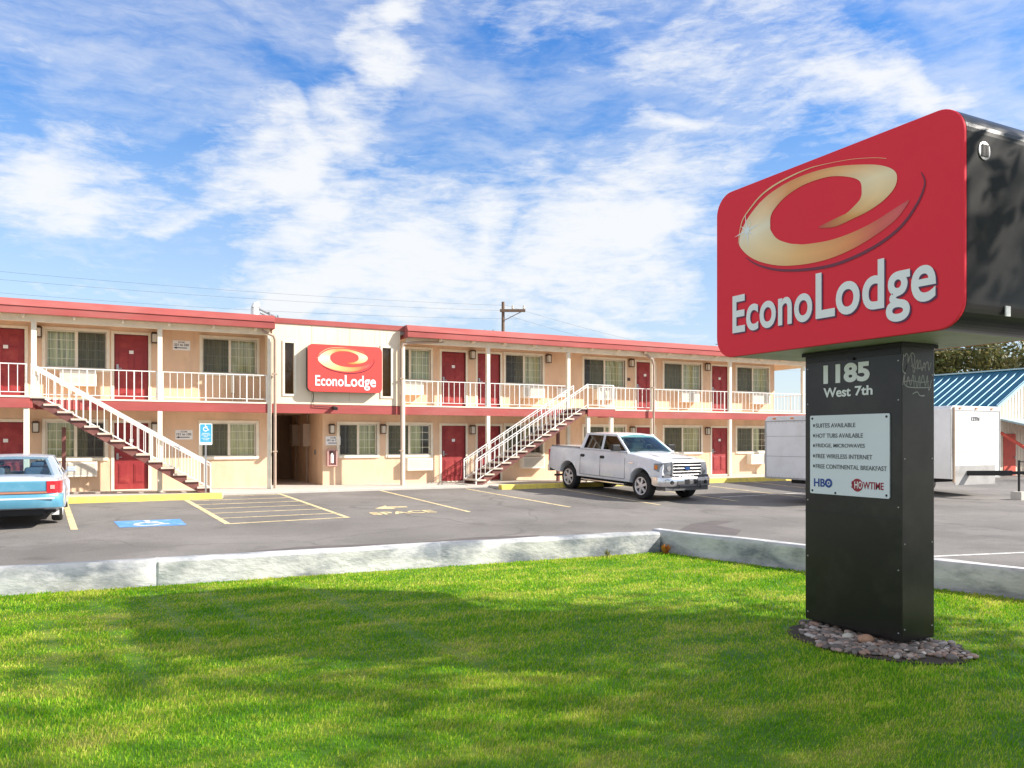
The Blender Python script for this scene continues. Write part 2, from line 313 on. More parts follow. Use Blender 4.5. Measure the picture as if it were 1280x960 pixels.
    vl=N.new('ShaderNodeMapRange'); vl.interpolation_type='SMOOTHSTEP'; L.new(mth('ADD',n1.outputs[0],mth('MULTIPLY',n3.outputs[0],.35)),vl.inputs[0]); vl.inputs['From Min'].default_value=.45; vl.inputs['From Max'].default_value=.95; vl.inputs['To Min'].default_value=.05; vl.inputs['To Max'].default_value=.6
    fac=mth('MAXIMUM',mth('MAXIMUM',mr.outputs[0],vl.outputs[0]),hz.outputs[0]); 
    mx=N.new('ShaderNodeMix'); mx.data_type='RGBA'; L.new(fac,mx.inputs['Factor']); L.new(hs.outputs['Result'],mx.inputs['A']); mx.inputs['B'].default_value=(3.85,3.92,4.0,1)
    L.new(mx.outputs['Result'],bg.inputs[0])
world()
cd=bpy.data.cameras.new('camera'); cam=bpy.data.objects.new('camera',cd); COL.objects.link(cam); sc.camera=cam
cam.location=(0,0,1.6); cam.rotation_euler=(R(90),0,-CAM_AZ); cd.lens=1004/1280*36; cd.sensor_width=36; cd.shift_y=69/1280; cd.clip_end=2000; cd.clip_start=.05
sc.view_settings.view_transform='Standard'; sc.view_settings.look='None'; sc.view_settings.exposure=.75; sc.view_settings.gamma=1

# ------------------------------------------------------------------ ground
def gz(Y): return -.02-.038*min(max(24.3-Y,0),7.7)
g=MB(); g.add([(-400,-400,-.36),(500,-400,-.36),(500,600,-.36),(-400,600,-.36)],[(0,1,2,3)])
tag(g.build('ground',M('dry_ground',(.20,.17,.12),.95,var=.2,vscale=.1)),kind='structure')
g=MB(); ys=[-1.0,4,9,16.6,18,20,22,24.3,40,48]; xs=[-45,-20,0,20,40,62]
vs=[(x,y,gz(y)) for y in ys for x in xs]; n=len(xs)
g.add(vs,[(j*n+i,j*n+i+1,(j+1)*n+i+1,(j+1)*n+i) for j in range(len(ys)-1) for i in range(n-1)])
tag(g.build('parking_lot',m_asph),kind='structure')
g=MB()   # street in front
g.add([(-60,-16,-.20),(80,-16,-.20),(80,-4.2,-.20),(-60,-4.2,-.20)],[(0,1,2,3)]); tag(g.build('road',m_asph),kind='structure')
g=MB(); g.box(-60,80,-4.2,-1.0,-.4,0.0); tag(g.build('sidewalk',m_conc,bevel=.02),kind='structure')
# motel walkway slab
g=MB(); g.box(-14,32,24.45,34,-.3,.06); g.box(-14,3.1,23.76,24.45,-.3,.05); g.box(11.7,28,23.76,24.45,-.3,.05)
tag(g.build('walkway',m_conc,bevel=.015),kind='structure')
# yellow kerbs
def kerb(x0,x1):
    g=MB(); g.prism([(23.47,-.12),(23.75,-.12),(23.75,.105),(23.52,.105)],'x',x0,x1)
    return tag(g.build('kerb',m_yellow,bevel=.02),kind='structure')
kerb(-14,3.04); kerb(11.7,28)
# lawn slab and retaining wall
WL=[(-14,10.50),(-.89,9.68),(7.08,9.17)]; WR=[(7.08,9.17),(8.19,4.78),(9.65,-1.0)]
g=MB(); g.prism([(-14,-1.0),(9.6,-1.0),(8.14,4.78),(7.05,9.15),(-.89,9.66),(-14,10.48)],'z',-.35,0.0); tag(g.build('lawn_ground',m_soil),kind='structure')
def wallrun(g,pts,h,w,seed):
    rr=random.Random(seed)
    P=[Vector((a,b,0)) for a,b in pts]
    # resample
    Q=[]
    for a,b in zip(P,P[1:]):
        k=max(2,int((b-a).length/.35))
        for i in range(k):
            Q.append(a.lerp(b,i/k))
    Q.append(P[-1]); secs=[]
    Z=[]
    for i,p in enumerate(Q):
        if i%9==5: Z+= [p-(Q[i+1]-p).normalized()*.02,p,p+(Q[i+1]-p).normalized()*.02] if i+1<len(Q) else [p]
        else: Z.append(p)
    mids={id(p) for i,p in enumerate(Q) if i%9==5}; Q=Z
    for i,p in enumerate(Q):
        d=(Q[min(i+1,len(Q)-1)]-Q[max(i-1,0)]).normalized(); nrm=Vector((-d.y,d.x,0))
        j=lambda s=.008:(rr.random()-.5)*2*s
        ins=.006 if id(p) in mids else 0
        prof=[(0+j()+ins,-.2),(0.0+j(.012)+ins,.1),(.004+j(.01)+ins,h-.035+j(.006)-ins*.5),(.035+j(.008),h+j(.005)-ins),(w-.03,h+j(.005)),(w,h-.03),(w,-.3)]
        secs.append([p+nrm*a+Vector((0,0,z)) for a,z in prof])
    g.loft(secs)
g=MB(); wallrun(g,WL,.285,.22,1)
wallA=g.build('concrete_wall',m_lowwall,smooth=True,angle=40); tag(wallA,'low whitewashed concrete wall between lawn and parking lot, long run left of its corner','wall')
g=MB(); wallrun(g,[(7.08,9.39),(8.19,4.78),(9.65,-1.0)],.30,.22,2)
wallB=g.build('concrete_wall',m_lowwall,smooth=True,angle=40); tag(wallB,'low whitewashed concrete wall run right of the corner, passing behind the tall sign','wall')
g=MB(); g.prism([(9.92,-1.0),(26,-1.0),(26,2.2),(9.2,2.2)],'z',-.4,-.10); tag(g.build('planting_strip',m_soil),kind='structure')

# painted markings, 4 mm over the asphalt
def strip(g,p,q,w,dz=.004):
    p=Vector((p[0],p[1],0));q=Vector((q[0],q[1],0)); d=(q-p);L_=d.length;d.normalize();nr=Vector((-d.y,d.x,0))*w/2
    k=max(1,int(L_/.8));vs=[];fs=[]
    for i in range(k+1):
        c=p+d*L_*i/k
        for s in (1,-1):
            a=c+nr*s; vs.append((a.x,a.y,gz(a.y)+dz))
    fs=[(2*i,2*i+1,2*i+3,2*i+2) for i in range(k)]
    g.add(vs,fs)
g=MB()
strip(g,(-.76,23.4),(-.45,18.55),.13); strip(g,(2.1,23.4),(2.49,18.37),.13); strip(g,(4.75,24.4),(5.19,18.5),.11)
for (a,b) in [((2.49,18.38),(5.19,18.55))]: strip(g,a,b,.10,.0045)
for k in range(6):
    y=19.35+k*.95; strip(g,(2.50-(y-18.3)*.075,y),(5.18-(y-18.3)*.07,y+.02),.08,.005)
strip(g,(7.88,24.4),(8.32,18.54),.10); strip(g,(10.7,24.1),(11.32,18.58),.10)
for x in (13.9,16.8,19.7,22.6,25.5): strip(g,(x-.2,23.4),(x+.15,18.2),.10)
tag(g.build('parking_lines',m_yline),kind='structure')
g=MB(); strip(g,(11.6,8.62),(15.4,7.75),.10); strip(g,(17.2,19.3),(21.5,19.5),.08,.006); tag(g.build('white_lines',m_wline),kind='structure')
# patches
g=MB(); g.add([(x,y,gz(y)+.003) for x,y in [(1.6,14.0),(3.2,14.4),(5.2,14.05),(6.6,14.25),(7.8,13.95),(7.3,13.45),(5.6,13.35),(3.4,13.7)]],[tuple(range(8))])
g.add([(x,y,gz(y)+.003) for x,y in [(10.7,13.3),(11.9,14.3),(12.8,14.6),(13.2,14.3),(12.2,13.8),(12.0,12.8),(11.3,12.2),(10.9,12.6)]],[tuple(range(8))])
tag(g.build('asphalt_patches',m_patch),kind='structure')
# text
def textmesh(name,body,size,mat,parent,loc,rot,xs=1.0,off=0.0,ext=.002,align='LEFT',spacing=1.0):
    c=bpy.data.curves.new(name,'FONT'); c.body=body; c.size=size; c.offset=off; c.extrude=ext; c.align_x=align; c.space_character=spacing; c.resolution_u=6
    t=bpy.data.objects.new(name,c); COL.objects.link(t); bpy.context.view_layer.update()
    me=bpy.data.meshes.new_from_object(t.evaluated_get(bpy.context.evaluated_depsgraph_get())); bpy.data.objects.remove(t)
    me.materials.clear(); me.materials.append(mat)
    o=bpy.data.objects.new(name,me); COL.objects.link(o); o.location=loc; o.rotation_euler=rot; o.scale=(xs,1,1)
    if parent: o.parent=parent
    return o
def fit(o,width,height):
    """scale a text mesh so that its box is width x height"""
    co=[v.co for v in o.data.vertices]; x0=min(c.x for c in co);x1=max(c.x for c in co);y0=min(c.y for c in co);y1=max(c.y for c in co)
    for v in o.data.vertices: v.co.x=(v.co.x-x0)/(x1-x0)*width; v.co.y=(v.co.y-y0)/(y1-y0)*height
    o.scale=(1,1,1); return o
sl=math.atan(.038)
t=textmesh('painted_word','SPACE',.45,m_yline,None,(5.88,18.72,gz(18.72)+.007),(sl,0,0),off=.012,ext=.001); fit(t,1.65,.5); tag(t,kind='structure')
g=MB(); g.add([(x,y,gz(y)+.0045) for x,y in [(6.3,19.95),(6.75,20.5),(6.72,20.25),(7.2,20.2),(7.2,19.95),(6.75,20.0),(6.78,19.7)]],[tuple(range(7))]); tag(g.build('painted_arrow',m_yline),kind='structure')
# accessible symbol
g=MB(); g.add([(x,y,gz(y)+.004) for x,y in [(.38,18.55),(1.67,18.48),(1.62,19.52),(.28,19.6)]],[(0,1,2,3)],0)
def zsym(g,cx,cy,s,put,mi,w=.09):
    """wheelchair figure out of thin strips; put(u,v)->3d"""
    def st(a,b,ww=w):
        a=Vector(a);b=Vector(b);d=(b-a).normalized();n=Vector((-d.y,d.x))*ww/2
        g.add([put(cx+s*p.x,cy+s*p.y) for p in (a-n,b-n,b+n,a+n)],[(0,1,2,3)],mi)
    def arc(c,r,a0,a1,k=14):
        for i in range(k):
            t0=R(a0+(a1-a0)*i/k);t1=R(a0+(a1-a0)*(i+1)/k)
            g.add([put(cx+s*(c[0]+rr*math.cos(t)),cy+s*(c[1]+rr*math.sin(t))) for rr,t in ((r-w/2,t0),(r+w/2,t0),(r+w/2,t1),(r-w/2,t1))],[(0,1,2,3)],mi)
    g.add([put(cx+s*(-.05+.075*math.cos(2*PI*k/12)),cy+s*(.42+.075*math.sin(2*PI*k/12))) for k in range(12)],[tuple(range(12))],mi)
    st((-.05,.32),(-.02,.02),.10); st((-.04,.18),(.18,.16)); st((-.03,.03),(.2,.0)); st((.18,.02),(.28,-.28)); st((.26,-.26),(.38,-.22))
    arc((-.04,-.12),.25,100,330)
zsym(g,.98,19.03,.98,lambda u,v:(u,v,gz(v)+.008),1,.10)
tag(g.build('accessible_parking_symbol',[m_bluepaint,m_wline]),kind='structure')

# ------------------------------------------------------------------ motel building
F=2.73; YW=26.84; YF=25.6; YB=33.5
motel=empty('motel_building',(10,30,0),0,'long two-storey cream motel with red doors, red roof trim and upstairs walkway','building')
motel_off=Vector((-10,-30,0))
def P(g,name,mat,**k):
    """part of the motel, modelled in world coordinates"""
    o=g.build(name,mat,motel,**k); o.location=motel_off; return o
XL=-12.0
ups=[ # door openings upstairs and downstairs (x0,x1)
 (-5.9,-4.97),(-2.83,-1.9),(.40,1.33),(10.95,11.89),(12.37,13.30),(19.50,20.42),(23.47,24.40)]
wins_u=[(-4.6,-3.1),(-1.38,.19),(2.88,4.52),(8.98,10.52),(13.52,15.1),(16.98,18.93),(20.91,22.87),(24.89,26.75)]
wins_l=[(-4.6,-3.1),(-1.38,.15),(2.85,4.5),(7.22,8.54),(8.94,10.52),(13.52,15.1),(16.98,18.93),(20.91,22.87),(24.89,26.75)]
def wall_with_holes(g,x0,x1,y0,y1,z0,z1,holes):
    holes=sorted(h for h in holes if h[0]>=x0 and h[1]<=x1); x=x0
    for a,b,c,d in holes:
        if a>x: g.box(x,a,y0,y1,z0,z1)
        if c>z0: g.box(a,b,y0,y1,z0,c)
        if d<z1: g.box(a,b,y0,y1,d,z1)
        x=b
    if x<x1: g.box(x,x1,y0,y1,z0,z1)
DH=2.03
hl=[(a,b,.06,.06+DH) for a,b in ups]+[(a,b,1.05,2.11) for a,b in wins_l]
hu=[(a,b,F,F+DH) for a,b in ups]+[(a,b,3.69,4.78) for a,b in wins_u]
g=MB()
# ground floor front wall (two runs, with the breezeway between), upper front wall
wall_with_holes(g,XL,4.98,YW,YW+.2,.06,F,hl)
wall_with_holes(g,6.66,27.11,YW,YW+.2,.06,F,hl)
wall_with_holes(g,XL,4.78,YW,YW+.2,F,5.1,hu)
wall_with_holes(g,8.95,27.11,YW,YW+.2,F,5.1,hu)
# shell
g.box(XL,27.11,YB-.2,YB,.06,5.1); g.box(XL,XL+.2,YW+.2,YB-.2,.06,5.1); g.box(26.91,27.11,YW+.2,YB-.2,.06,5.1)
g.box(4.58+.2,4.98,YW+.2,YB-.2,.06,F)
g.box(6.66,6.86,YW+.2,31.6,.06,F)
g.box(6.86,8.0,31.4,31.6,.06,F)
# side returns of the projecting middle bay (upper)
P(g,'wall',m_stucco)
# middle bay upper front with two slit windows
g=MB(); wall_with_holes(g,4.78,8.95,YF,YF+.16,F-.02,5.22,[(5.16,5.44,3.02,4.62),(8.33,8.62,3.02,4.62)])
g.box(4.78,4.94,YF+.16,YW+.2,F-.02,5.22); g.box(8.79,8.95,YF+.16,YW+.2,F-.02,5.22)
o=P(g,'upper_bay_wall',m_siding)
g=MB()
for x in (6.0,7.22,8.25):     # faint panel joints
    g.box(x-.004,x+.004,YF-.003,YF,F+.1,5.2)
for x in np.arange(5.2,8.9,.41): g.box(x-.002,x+.002,YF-.002,YF,4.7,5.2)
P(g,'panel_joint',M('joint_shade',(.5,.38,.26),.8))
# slit windows
for x in (5.16,8.33):
    g=MB(); a,b=x,x+.29
    g.box(a-.07,a,YF-.03,YF+.1,2.95,4.69); g.box(b,b+.07,YF-.03,YF+.1,2.95,4.69); g.box(a,b,YF-.03,YF+.1,4.62,4.69); g.box(a,b,YF-.03,YF+.1,2.95,3.02)
    f=P(g,'window',m_cream,bevel=.005)
    h=MB(); h.box(a,b,YF+.07,YF+.076,3.02,4.62); gl=h.build('pane',glassmat('bay_glass',(.75,.70,.62),.02),f)
    h=MB(); h.box(a,b,YF+.13,YF+.14,3.02,4.62); h.build('blind',M('brown_blind',(.26,.17,.12) if x<7 else (.55,.42,.30),.8),f)
# floor slab of the walkway upstairs with red edge band
g=MB(); g.box(XL,4.78,YF+.06,YW,2.50,F); g.box(8.95,28.35,YF+.06,YW,2.50,F); g.box(27.11,28.35,YW,YB-1,2.50,F)
g.box(4.78,8.95,YF+.06,YW+6,2.50,2.70)
g.box(XL,-1.62,24.56,YF+.06,2.52,F); g.box(15.67,16.85,24.56,YF+.06,2.52,F)
P(g,'upper_floor_slab',m_stucco)
g=MB()
for a,b in ((-1.62,15.67),(16.85,27.9)): g.box(a,b,YF,YF+.06,2.42,F-.035)
g.box(XL,-1.62,24.5,24.56,2.42,F-.035); g.box(15.67,16.85,24.5,24.56,2.42,F-.035)
g.box(-1.62,-1.56,24.56,YF,2.42,F-.035); g.box(15.62,15.67,24.56,YF,2.5,F-.035); g.box(16.85,16.9,24.56,YF,2.42,F-.035)
P(g,'edge_band',m_trim,bevel=.006)
g=MB(); g.box(XL,4.77,YF-.015,YF+.3,F-.035,F+.012); g.box(8.96,28.35,YF-.015,YF+.3,F-.035,F+.012); g.box(XL,-1.6,24.48,24.9,F-.035,F+.012); g.box(15.65,16.87,24.48,24.9,F-.035,F+.012)
P(g,'slab_nosing',m_cream,bevel=.004)
# roof: slab, soffit, beam and fascia
g=MB(); g.box(XL,27.4,YF+.01,YB,5.10,5.30); P(g,'roof',m_roof)
g=MB()
def fascia(g,x0,x1,y):
    g.prism([(y,4.99),(y+.08,4.99),(y+.08,5.19),(y,5.19)],'x',x0,x1)          # lower board
    g.prism([(y-.03,5.19),(y+.35,5.19),(y+.35,5.40),(y+.10,5.40)],'x',x0,x1)  # sloping cap
fascia(g,XL,4.80,25.23); fascia(g,9.08,28.6,25.23)
g.box(4.80,9.08,YF-.04,YF+.25,5.22,5.385)
for x in (4.72,9.08): g.box(x,x+.08,25.31,YF+.5,4.99,5.19)
g.box(28.52,28.6,25.31,YB,4.99,5.385)
P(g,'fascia',m_trim,bevel=.008)
g=MB(); g.box(XL,4.72,25.31,YW,5.02,5.10); g.box(9.16,28.52,25.31,YW,5.02,5.10); g.box(27.11,28.52,YW,YB,5.02,5.10)
P(g,'soffit',m_stucco)
g=MB(); g.box(XL,4.72,YF,YF+.1,4.83,5.015); g.box(9.16,28.4,YF,YF+.1,4.83,5.015); g.box(28.3,28.4,YF+.1,YB,4.83,5.015)
for x in np.arange(XL+.4,28,1.22):
    if 4.6<x<9.2: continue
    g.box(x-.03,x+.03,25.33,YF,4.93,5.015)
P(g,'roof_beam',m_cream,bevel=.005)
# posts
def post(x,z0,z1,y=YF+.05,w=.13):
    g=MB(); g.box(x-w/2,x+w/2,y-w/2,y+w/2,z0,z1); P(g,'post',m_cream,bevel=.008)
for x in (-8.0,-4.8,-1.60,1.58,12.22,15.53,19.40,23.39,27.6):
    post(x,F+.013,4.83); 
for x in (1.58,12.22,15.53,19.40,23.39,27.6): post(x,.06,2.42)
for x in (-8.0,-4.8,-1.70): post(x,.05,2.42,24.6)
post(15.74,.06,2.42,24.62); post(16.75,.06,2.42,24.62)
post(9.04,.06,4.83,YF-.05,.10); post(4.70,.06,4.83,YF+.05,.12)
# railings
def railing(x0,x1,y=YF,z=F,ax='x',sp=.2):
    g=MB(); T=.86
    def bx(a0,a1,b,w,z0,z1):
        if ax=='x': g.box(a0,a1,b-w/2,b+w/2,z0,z1)
        else: g.box(b-w/2,b+w/2,a0,a1,z0,z1)
    bx(x0,x1,y,.038,z+T-.026,z+T); bx(x0,x1,y,.026,z+.10,z+.12)
    n=max(1,round((x1-x0)/sp))
    for i in range(n+1):
        x=x0+(x1-x0)*i/n; w=.034 if i in(0,n) or i%6==0 else .017
        bx(x-w/2,x+w/2,y,w,z+(.0 if w>.03 else .125),z+T-.03)
    return P(g,'railing',m_white)
for a,b in ((-7.9,-4.9),(-1.5,1.5),(1.66,4.62),(9.12,12.14),(12.3,15.45),(16.9,19.32),(19.48,23.31),(23.47,27.5)): railing(a,b,YF+.05)
railing(-4.7,-1.7,24.6); railing(-7.9,-4.9,24.6+.0); railing(15.72,16.82,24.6); railing(24.6,25.55,16.85,ax='y')
railing(25.75,33,28.25,ax='y')
railing(27.7,28.2,YF+.05)
# doors
def door(a,b,z,num=True,lab=None):
    y=YW
    g=MB()
    fw=.085; t=z+DH
    g.box(a-fw,a,y-.02,y+.12,z,t+fw); g.box(b,b+fw,y-.02,y+.12,z,t+fw); g.box(a,b,y-.02,y+.12,t,t+fw); g.box(a-.02,b+.02,y-.05,y+.1,z,z+.025)
    fr=P(g,'door_frame',m_cream,bevel=.006)
    g=MB(); g.box(a+.005,b-.005,y+.06,y+.10,z+.03,t-.005)
    w=b-a
    for i in (0,1):
        xa=a+.12+i*(w/2-.05); xb=xa+w/2-.19
        for z0,z1 in ((.22,.80),(.95,1.52),(1.64,1.86)):
            g.box(xa,xb,y+.045,y+.062,z+z0,z+z1)
            g.box(xa+.035,xb-.035,y+.036,y+.046,z+z0+.035,z+z1-.035)
    d=P(g,'door',m_door,bevel=.006)
    if lab: d['label']=lab
    g=MB(); g.box(a+.06,a+.12,y+.03,y+.062,z+.93,z+1.12); g.bar((a+.09,y+.0,z+1.0),(a+.21,y+.0,z+1.0),.02,.02); g.bar((a+.09,y+.0,z+1.0),(a+.09,y+.05,z+1.0),.02,.02); g.build('handle',m_steel,d)
    if num:
        g=MB(); g.box((a+b)/2-.06,(a+b)/2+.06,y+.03,y+.036,z+1.45,z+1.55); g.build('number_plate',m_plate,d)
for a,b in ups:
    door(a,b,F); door(a,b,.06)
# windows
m_pane=glassmat('window_glass',(.96,.98,.96),.03)
m_screen=glassmat('insect_screen',(.70,.69,.66),.02,.5)
m_curt=M('striped_curtain',(.55,.53,.32),.9,var=.5,vscale=2.2,stretch=(14,1,.3))
m_curtd=M('striped_curtain_green',(.46,.47,.28),.9,var=.55,vscale=2.2,stretch=(14,1,.3))
m_room=M('dark_room',(.03,.028,.025),.9)
def window(a,b,z0,z1,screen=1,sill=True):
    y=YW; g=MB(); fw=.09
    g.box(a-fw,a,y-.03,y+.1,z0-fw,z1+fw); g.box(b,b+fw,y-.03,y+.1,z0-fw,z1+fw); g.box(a,b,y-.03,y+.1,z1,z1+fw); g.box(a-.02,b+.02,y-.055,y+.1,z0-fw,z0)
    w=P(g,'window',m_cream,bevel=.005)
    m=(a+b)/2; g=MB()
    for p,q,yy in ((a,m+.03,y+.03),(m-.03,b,y+.045)):
        g.box(p,p+.045,yy,yy+.02,z0,z1); g.box(q-.045,q,yy,yy+.02,z0,z1); g.box(p+.045,q-.045,yy,yy+.02,z1-.04,z1); g.box(p+.045,q-.045,yy,yy+.02,z0,z0+.04)
    g.box(m-.04,m+.04,y+.012,y+.028,z0,z1)
    g.build('sash',m_cream,w)
    g=MB()    # muntin grid inside the glass
    for p,q in ((a+.045,m-.03),(m+.03,b-.045)):
        for i in (1,2): x=p+(q-p)*i/3; g.box(x-.009,x+.009,y+.066,y+.072,z0+.04,z1-.04)
        for i in (1,2,3): zz=z0+(z1-z0)*i/4; g.box(p,q,y+.0665,y+.0725,zz-.009,zz+.009)
    g.build('muntin',m_cream,w)
    g=MB(); g.box(a,b,y+.056,y+.061,z0,z1); g.build('pane',m_pane,w)
    g=MB(); p,q=(m,b) if screen else (a,m); g.box(p+.03,q-.03,y+.02,y+.023,z0+.03,z1-.03); g.build('insect_screen',m_screen,w)
    rr=random.Random(int(a*100+z0*7)); ph=rr.random()*6; ca,cb_=a,b
    if rr.random()<.45:
        if rr.random()<.5: ca=a+(b-a)*rr.uniform(.12,.34)
        else: cb_=b-(b-a)*rr.uniform(.12,.34)
    g=MB(); k=int((cb_-ca)/.035); vs=[];
    for i in range(k+1):
        x=ca+(cb_-ca)*i/k; yy=y+.13+.018*math.sin(i*1.25+ph)+.006*math.sin(i*.4)
        vs+=[(x,yy,z0),(x,yy,z1)]
    g.add(vs,[(2*i,2*i+1,2*i+3,2*i+2) for i in range(k)]); c=g.build('curtain',m_curt if rr.random()<.6 else m_curtd,w,smooth=True,angle=80)
for a,b in wins_u: window(a,b,3.69,4.78,1 if a<1 else 0)
for a,b in wins_l: window(a,b,1.05,2.11,1 if a<1 else 0)
# breezeway fittings
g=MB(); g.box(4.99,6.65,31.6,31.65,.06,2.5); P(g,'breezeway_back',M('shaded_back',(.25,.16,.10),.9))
g=MB(); g.box(5.0,5.5,31.5,31.56,.06,2.1); P(g,'utility_door',M('ochre_door',(.55,.42,.12),.6),bevel=.005)

# ------------------------------------------------------------------ fittings on the motel (things of their own)
def staircase(x_top,x_bot,label):
    """straight flight in front of the balcony; x_top high end, x_bot low end"""
    t=empty('staircase',((x_top+x_bot)/2,25.05,0),0,label,'stairs','outdoor staircases up to the walkway')
    off=-Vector(t.location); sg=1 if x_bot>x_top else -1
    n=14; rise=(F-.05)/n; run=abs(x_bot-x_top)/n; Y0,Y1=24.50,25.55
    def B(g,name,mat,**k):
        o=g.build(name,mat,t,**k); o.location=off; return o
    def xz(i): return x_bot-sg*run*i, .05+rise*i      # nosing i
    for yy in (Y0+.06,Y1-.10):
        g=MB(); pts=[]
        for i in range(n):      # sawtooth top, straight bottom
            x,z=xz(i); pts+= [(x-sg*.02,z+ (0 if i==0 else 0)-.02),(x-sg*.02,z+rise-.05),(x-sg*run,z+rise-.05)]
        lo=[(x_top,F-.36),(x_bot-sg*.32,.06),(x_bot-sg*.02,.06)]
        poly=[pts[0]]+pts[1:]+[(x_top,F-.10)]+lo[:2]
        # build as quads per step to stay planar and simple
        for i in range(n):
            x,z=xz(i); x2=x-sg*run
            zb=lambda q: max(.055, z-.16+ (abs(q-x)/run)*rise)
            g.prism([(x,zb(x)),(x,z+rise-.055),(x2,z+rise-.055),(x2,zb(x2))],'y',yy,yy+.05)
        B(g,'stringer',m_stringer,bevel=.004)
    for i in range(1,n+1):
        x,z=xz(i); g=MB(); x0,x1=sorted((x+sg*(run+.01),x-sg*.05)); 
        g.box(x0,x1,Y0,Y1,z-.055,z); B(g,'tread',m_tread,bevel=.008)
    # handrails on both sides
    for yy in (Y0+.03,Y1-.03):
        g=MB(); H=.86
        a=Vector((x_bot-sg*.0,yy,.05)); b=Vector((x_top,yy,F)); up=Vector((0,0,1))
        g.bar(a+up*(H),b+up*H,.038,.03,up=(0,0,1)); g.bar(a+up*.16,b+up*.12,.03,.025)
        g.bar(a+up*(H-.08),b+up*(H-.08),.03,.02)
        k=26
        for i in range(k+1):
            p=a.lerp(b,i/k); w=.036 if i in(0,k) or i%9==0 else .016
            g.box(p.x-w/2,p.x+w/2,p.y-w/2,p.y+w/2,(p.z+.12) if w<.03 else p.z-.0,p.z+H)
        B(g,'handrail',m_white)
    # landing foot
    g=MB(); g.box(min(x_bot,x_bot+sg*.35),max(x_bot,x_bot+sg*.35),Y0-.05,Y1,.055,.085); B(g,'foot_slab',m_conc,bevel=.01)
    # support column
    xm=x_top+(x_bot-x_top)*.16; g=MB(); g.box(xm-.05,xm+.05,Y1-.16,Y1-.06,.06,F-.36-.42*0-abs(xm-x_top)*.62); B(g,'support_column',m_stringer,bevel=.006)
    return t
staircase(-1.58,2.85,'outdoor stairs with white handrails descending to the right behind the blue parking sign')
staircase(15.68,11.25,'outdoor stairs with white handrails rising to the right behind the silver pickup truck')

def lantern(x,z,label,y=YW):
    t=empty('wall_lantern',(x,y,z),0,label,'wall lamp','bronze lanterns on the motel wall')
    g=MB(); g.box(-.08,.08,-.03,0,-.12,.14); g.box(-.10,.10,-.19,-.0,.14,.165); g.box(-.075,.075,-.17,-.03,.165,.20); g.box(-.085,.085,-.175,-.03,-.135,-.11)
    for sx in (-1,1):
        for yy in (-.17,-.04): g.box(sx*.078-.008,sx*.078+.008,yy-.008,yy+.008,-.11,.14)
    g.build('housing',m_bronze,t)
    g=MB(); g.box(-.068,.068,-.16,-.032,-.108,.138); g.build('diffuser',m_frost,t)
U=F+1.93; Dn=.06+1.86
for x,z,l in [(-1.56+.0,U,'bronze wall lantern upstairs beside the first post, left of the leftmost full window'),
 (1.50,U,'bronze wall lantern upstairs right of the red door near the left stairs'),
 (12.13,U,'bronze wall lantern upstairs between the two close-set red doors'),
 (15.33,U,'bronze wall lantern upstairs above the head of the right stairs'),
 (19.20,U,'bronze wall lantern upstairs just left of the narrow-looking door beside the forked pipe'),
 (23.17,U,'bronze wall lantern upstairs left of the last red door before the big sign'),
 (1.50,Dn,'bronze wall lantern downstairs behind the left stair handrail'),
 (6.95,Dn,'bronze wall lantern downstairs right of the breezeway opening'),
 (8.74,Dn,'bronze wall lantern downstairs between the two windows under the middle bay'),
 (12.13,Dn,'bronze wall lantern downstairs right of the red door beside the right stairs'),
 (-1.62,Dn,'bronze wall lantern downstairs under the left stairs, above the blue car'),
 (19.25,Dn,'bronze wall lantern downstairs directly above the pickup truck cab'),
 (23.17,Dn,'bronze wall lantern downstairs left of the last ground-floor red door')]:
    lantern(x,z,l)

def ac(x0,z,label,w=.95,front=.30):
    t=empty('air_conditioner',(x0+w/2,YW,z),0,label,'air conditioner','wall air conditioners under the windows')
    g=MB(); g.box(-w/2,w/2,-front,0,0,.44); g.build('case',m_ac,t,bevel=.015)
    g=MB()
    for i in range(9): g.box(-w/2+.05,w/2-.05,-front-.008,-front,.08+i*.035,.095+i*.035)
    g.build('grille',m_acg,t)
for x,z,l in [(-1.02,F+.42,'beige air conditioner upstairs under the window above the left stairs'),
 (9.2,F+.42,'beige air conditioner upstairs under the window right of the wall-mounted logo sign'),
 (14.1,F+.42,'beige air conditioner upstairs under the window left of the right stairs top'),
 (17.4,F+.42,'beige air conditioner upstairs behind the stair landing railing'),
 (21.6,F+.42,'beige air conditioner upstairs under the window right of the forked pipe'),
 (25.6,F+.42,'beige air conditioner upstairs under the last window of the balcony'),
 (-1.0,.50,'beige air conditioner downstairs next to the blue car, striped by the stair shadow'),
 (9.55,.50,'beige air conditioner downstairs under the window right of the middle bay'),
 (14.1,.50,'beige air conditioner downstairs behind the right stairs'),
 (25.45,.50,'beige air conditioner downstairs under the last window beside the white trailer')]:
    ac(x,z,l)
# small boxes on the upstairs walkway
for x,l in [(9.72,'white electric meter box on the upstairs wall right of the bay'),(15.95,'white utility box standing on the upstairs stair landing')]:
    g=MB(); g.box(-.2,.2,-.12,0,0,.34); g.box(-.17,.17,-.135,-.12,.03,.31); g.box(-.02,.02,-.15,-.135,.15,.2)
    o=g.build('utility_box',m_white,bevel=.01); o.location=(x,YW if x<12 else YW,F+.5); tag(o,l,'utility box')

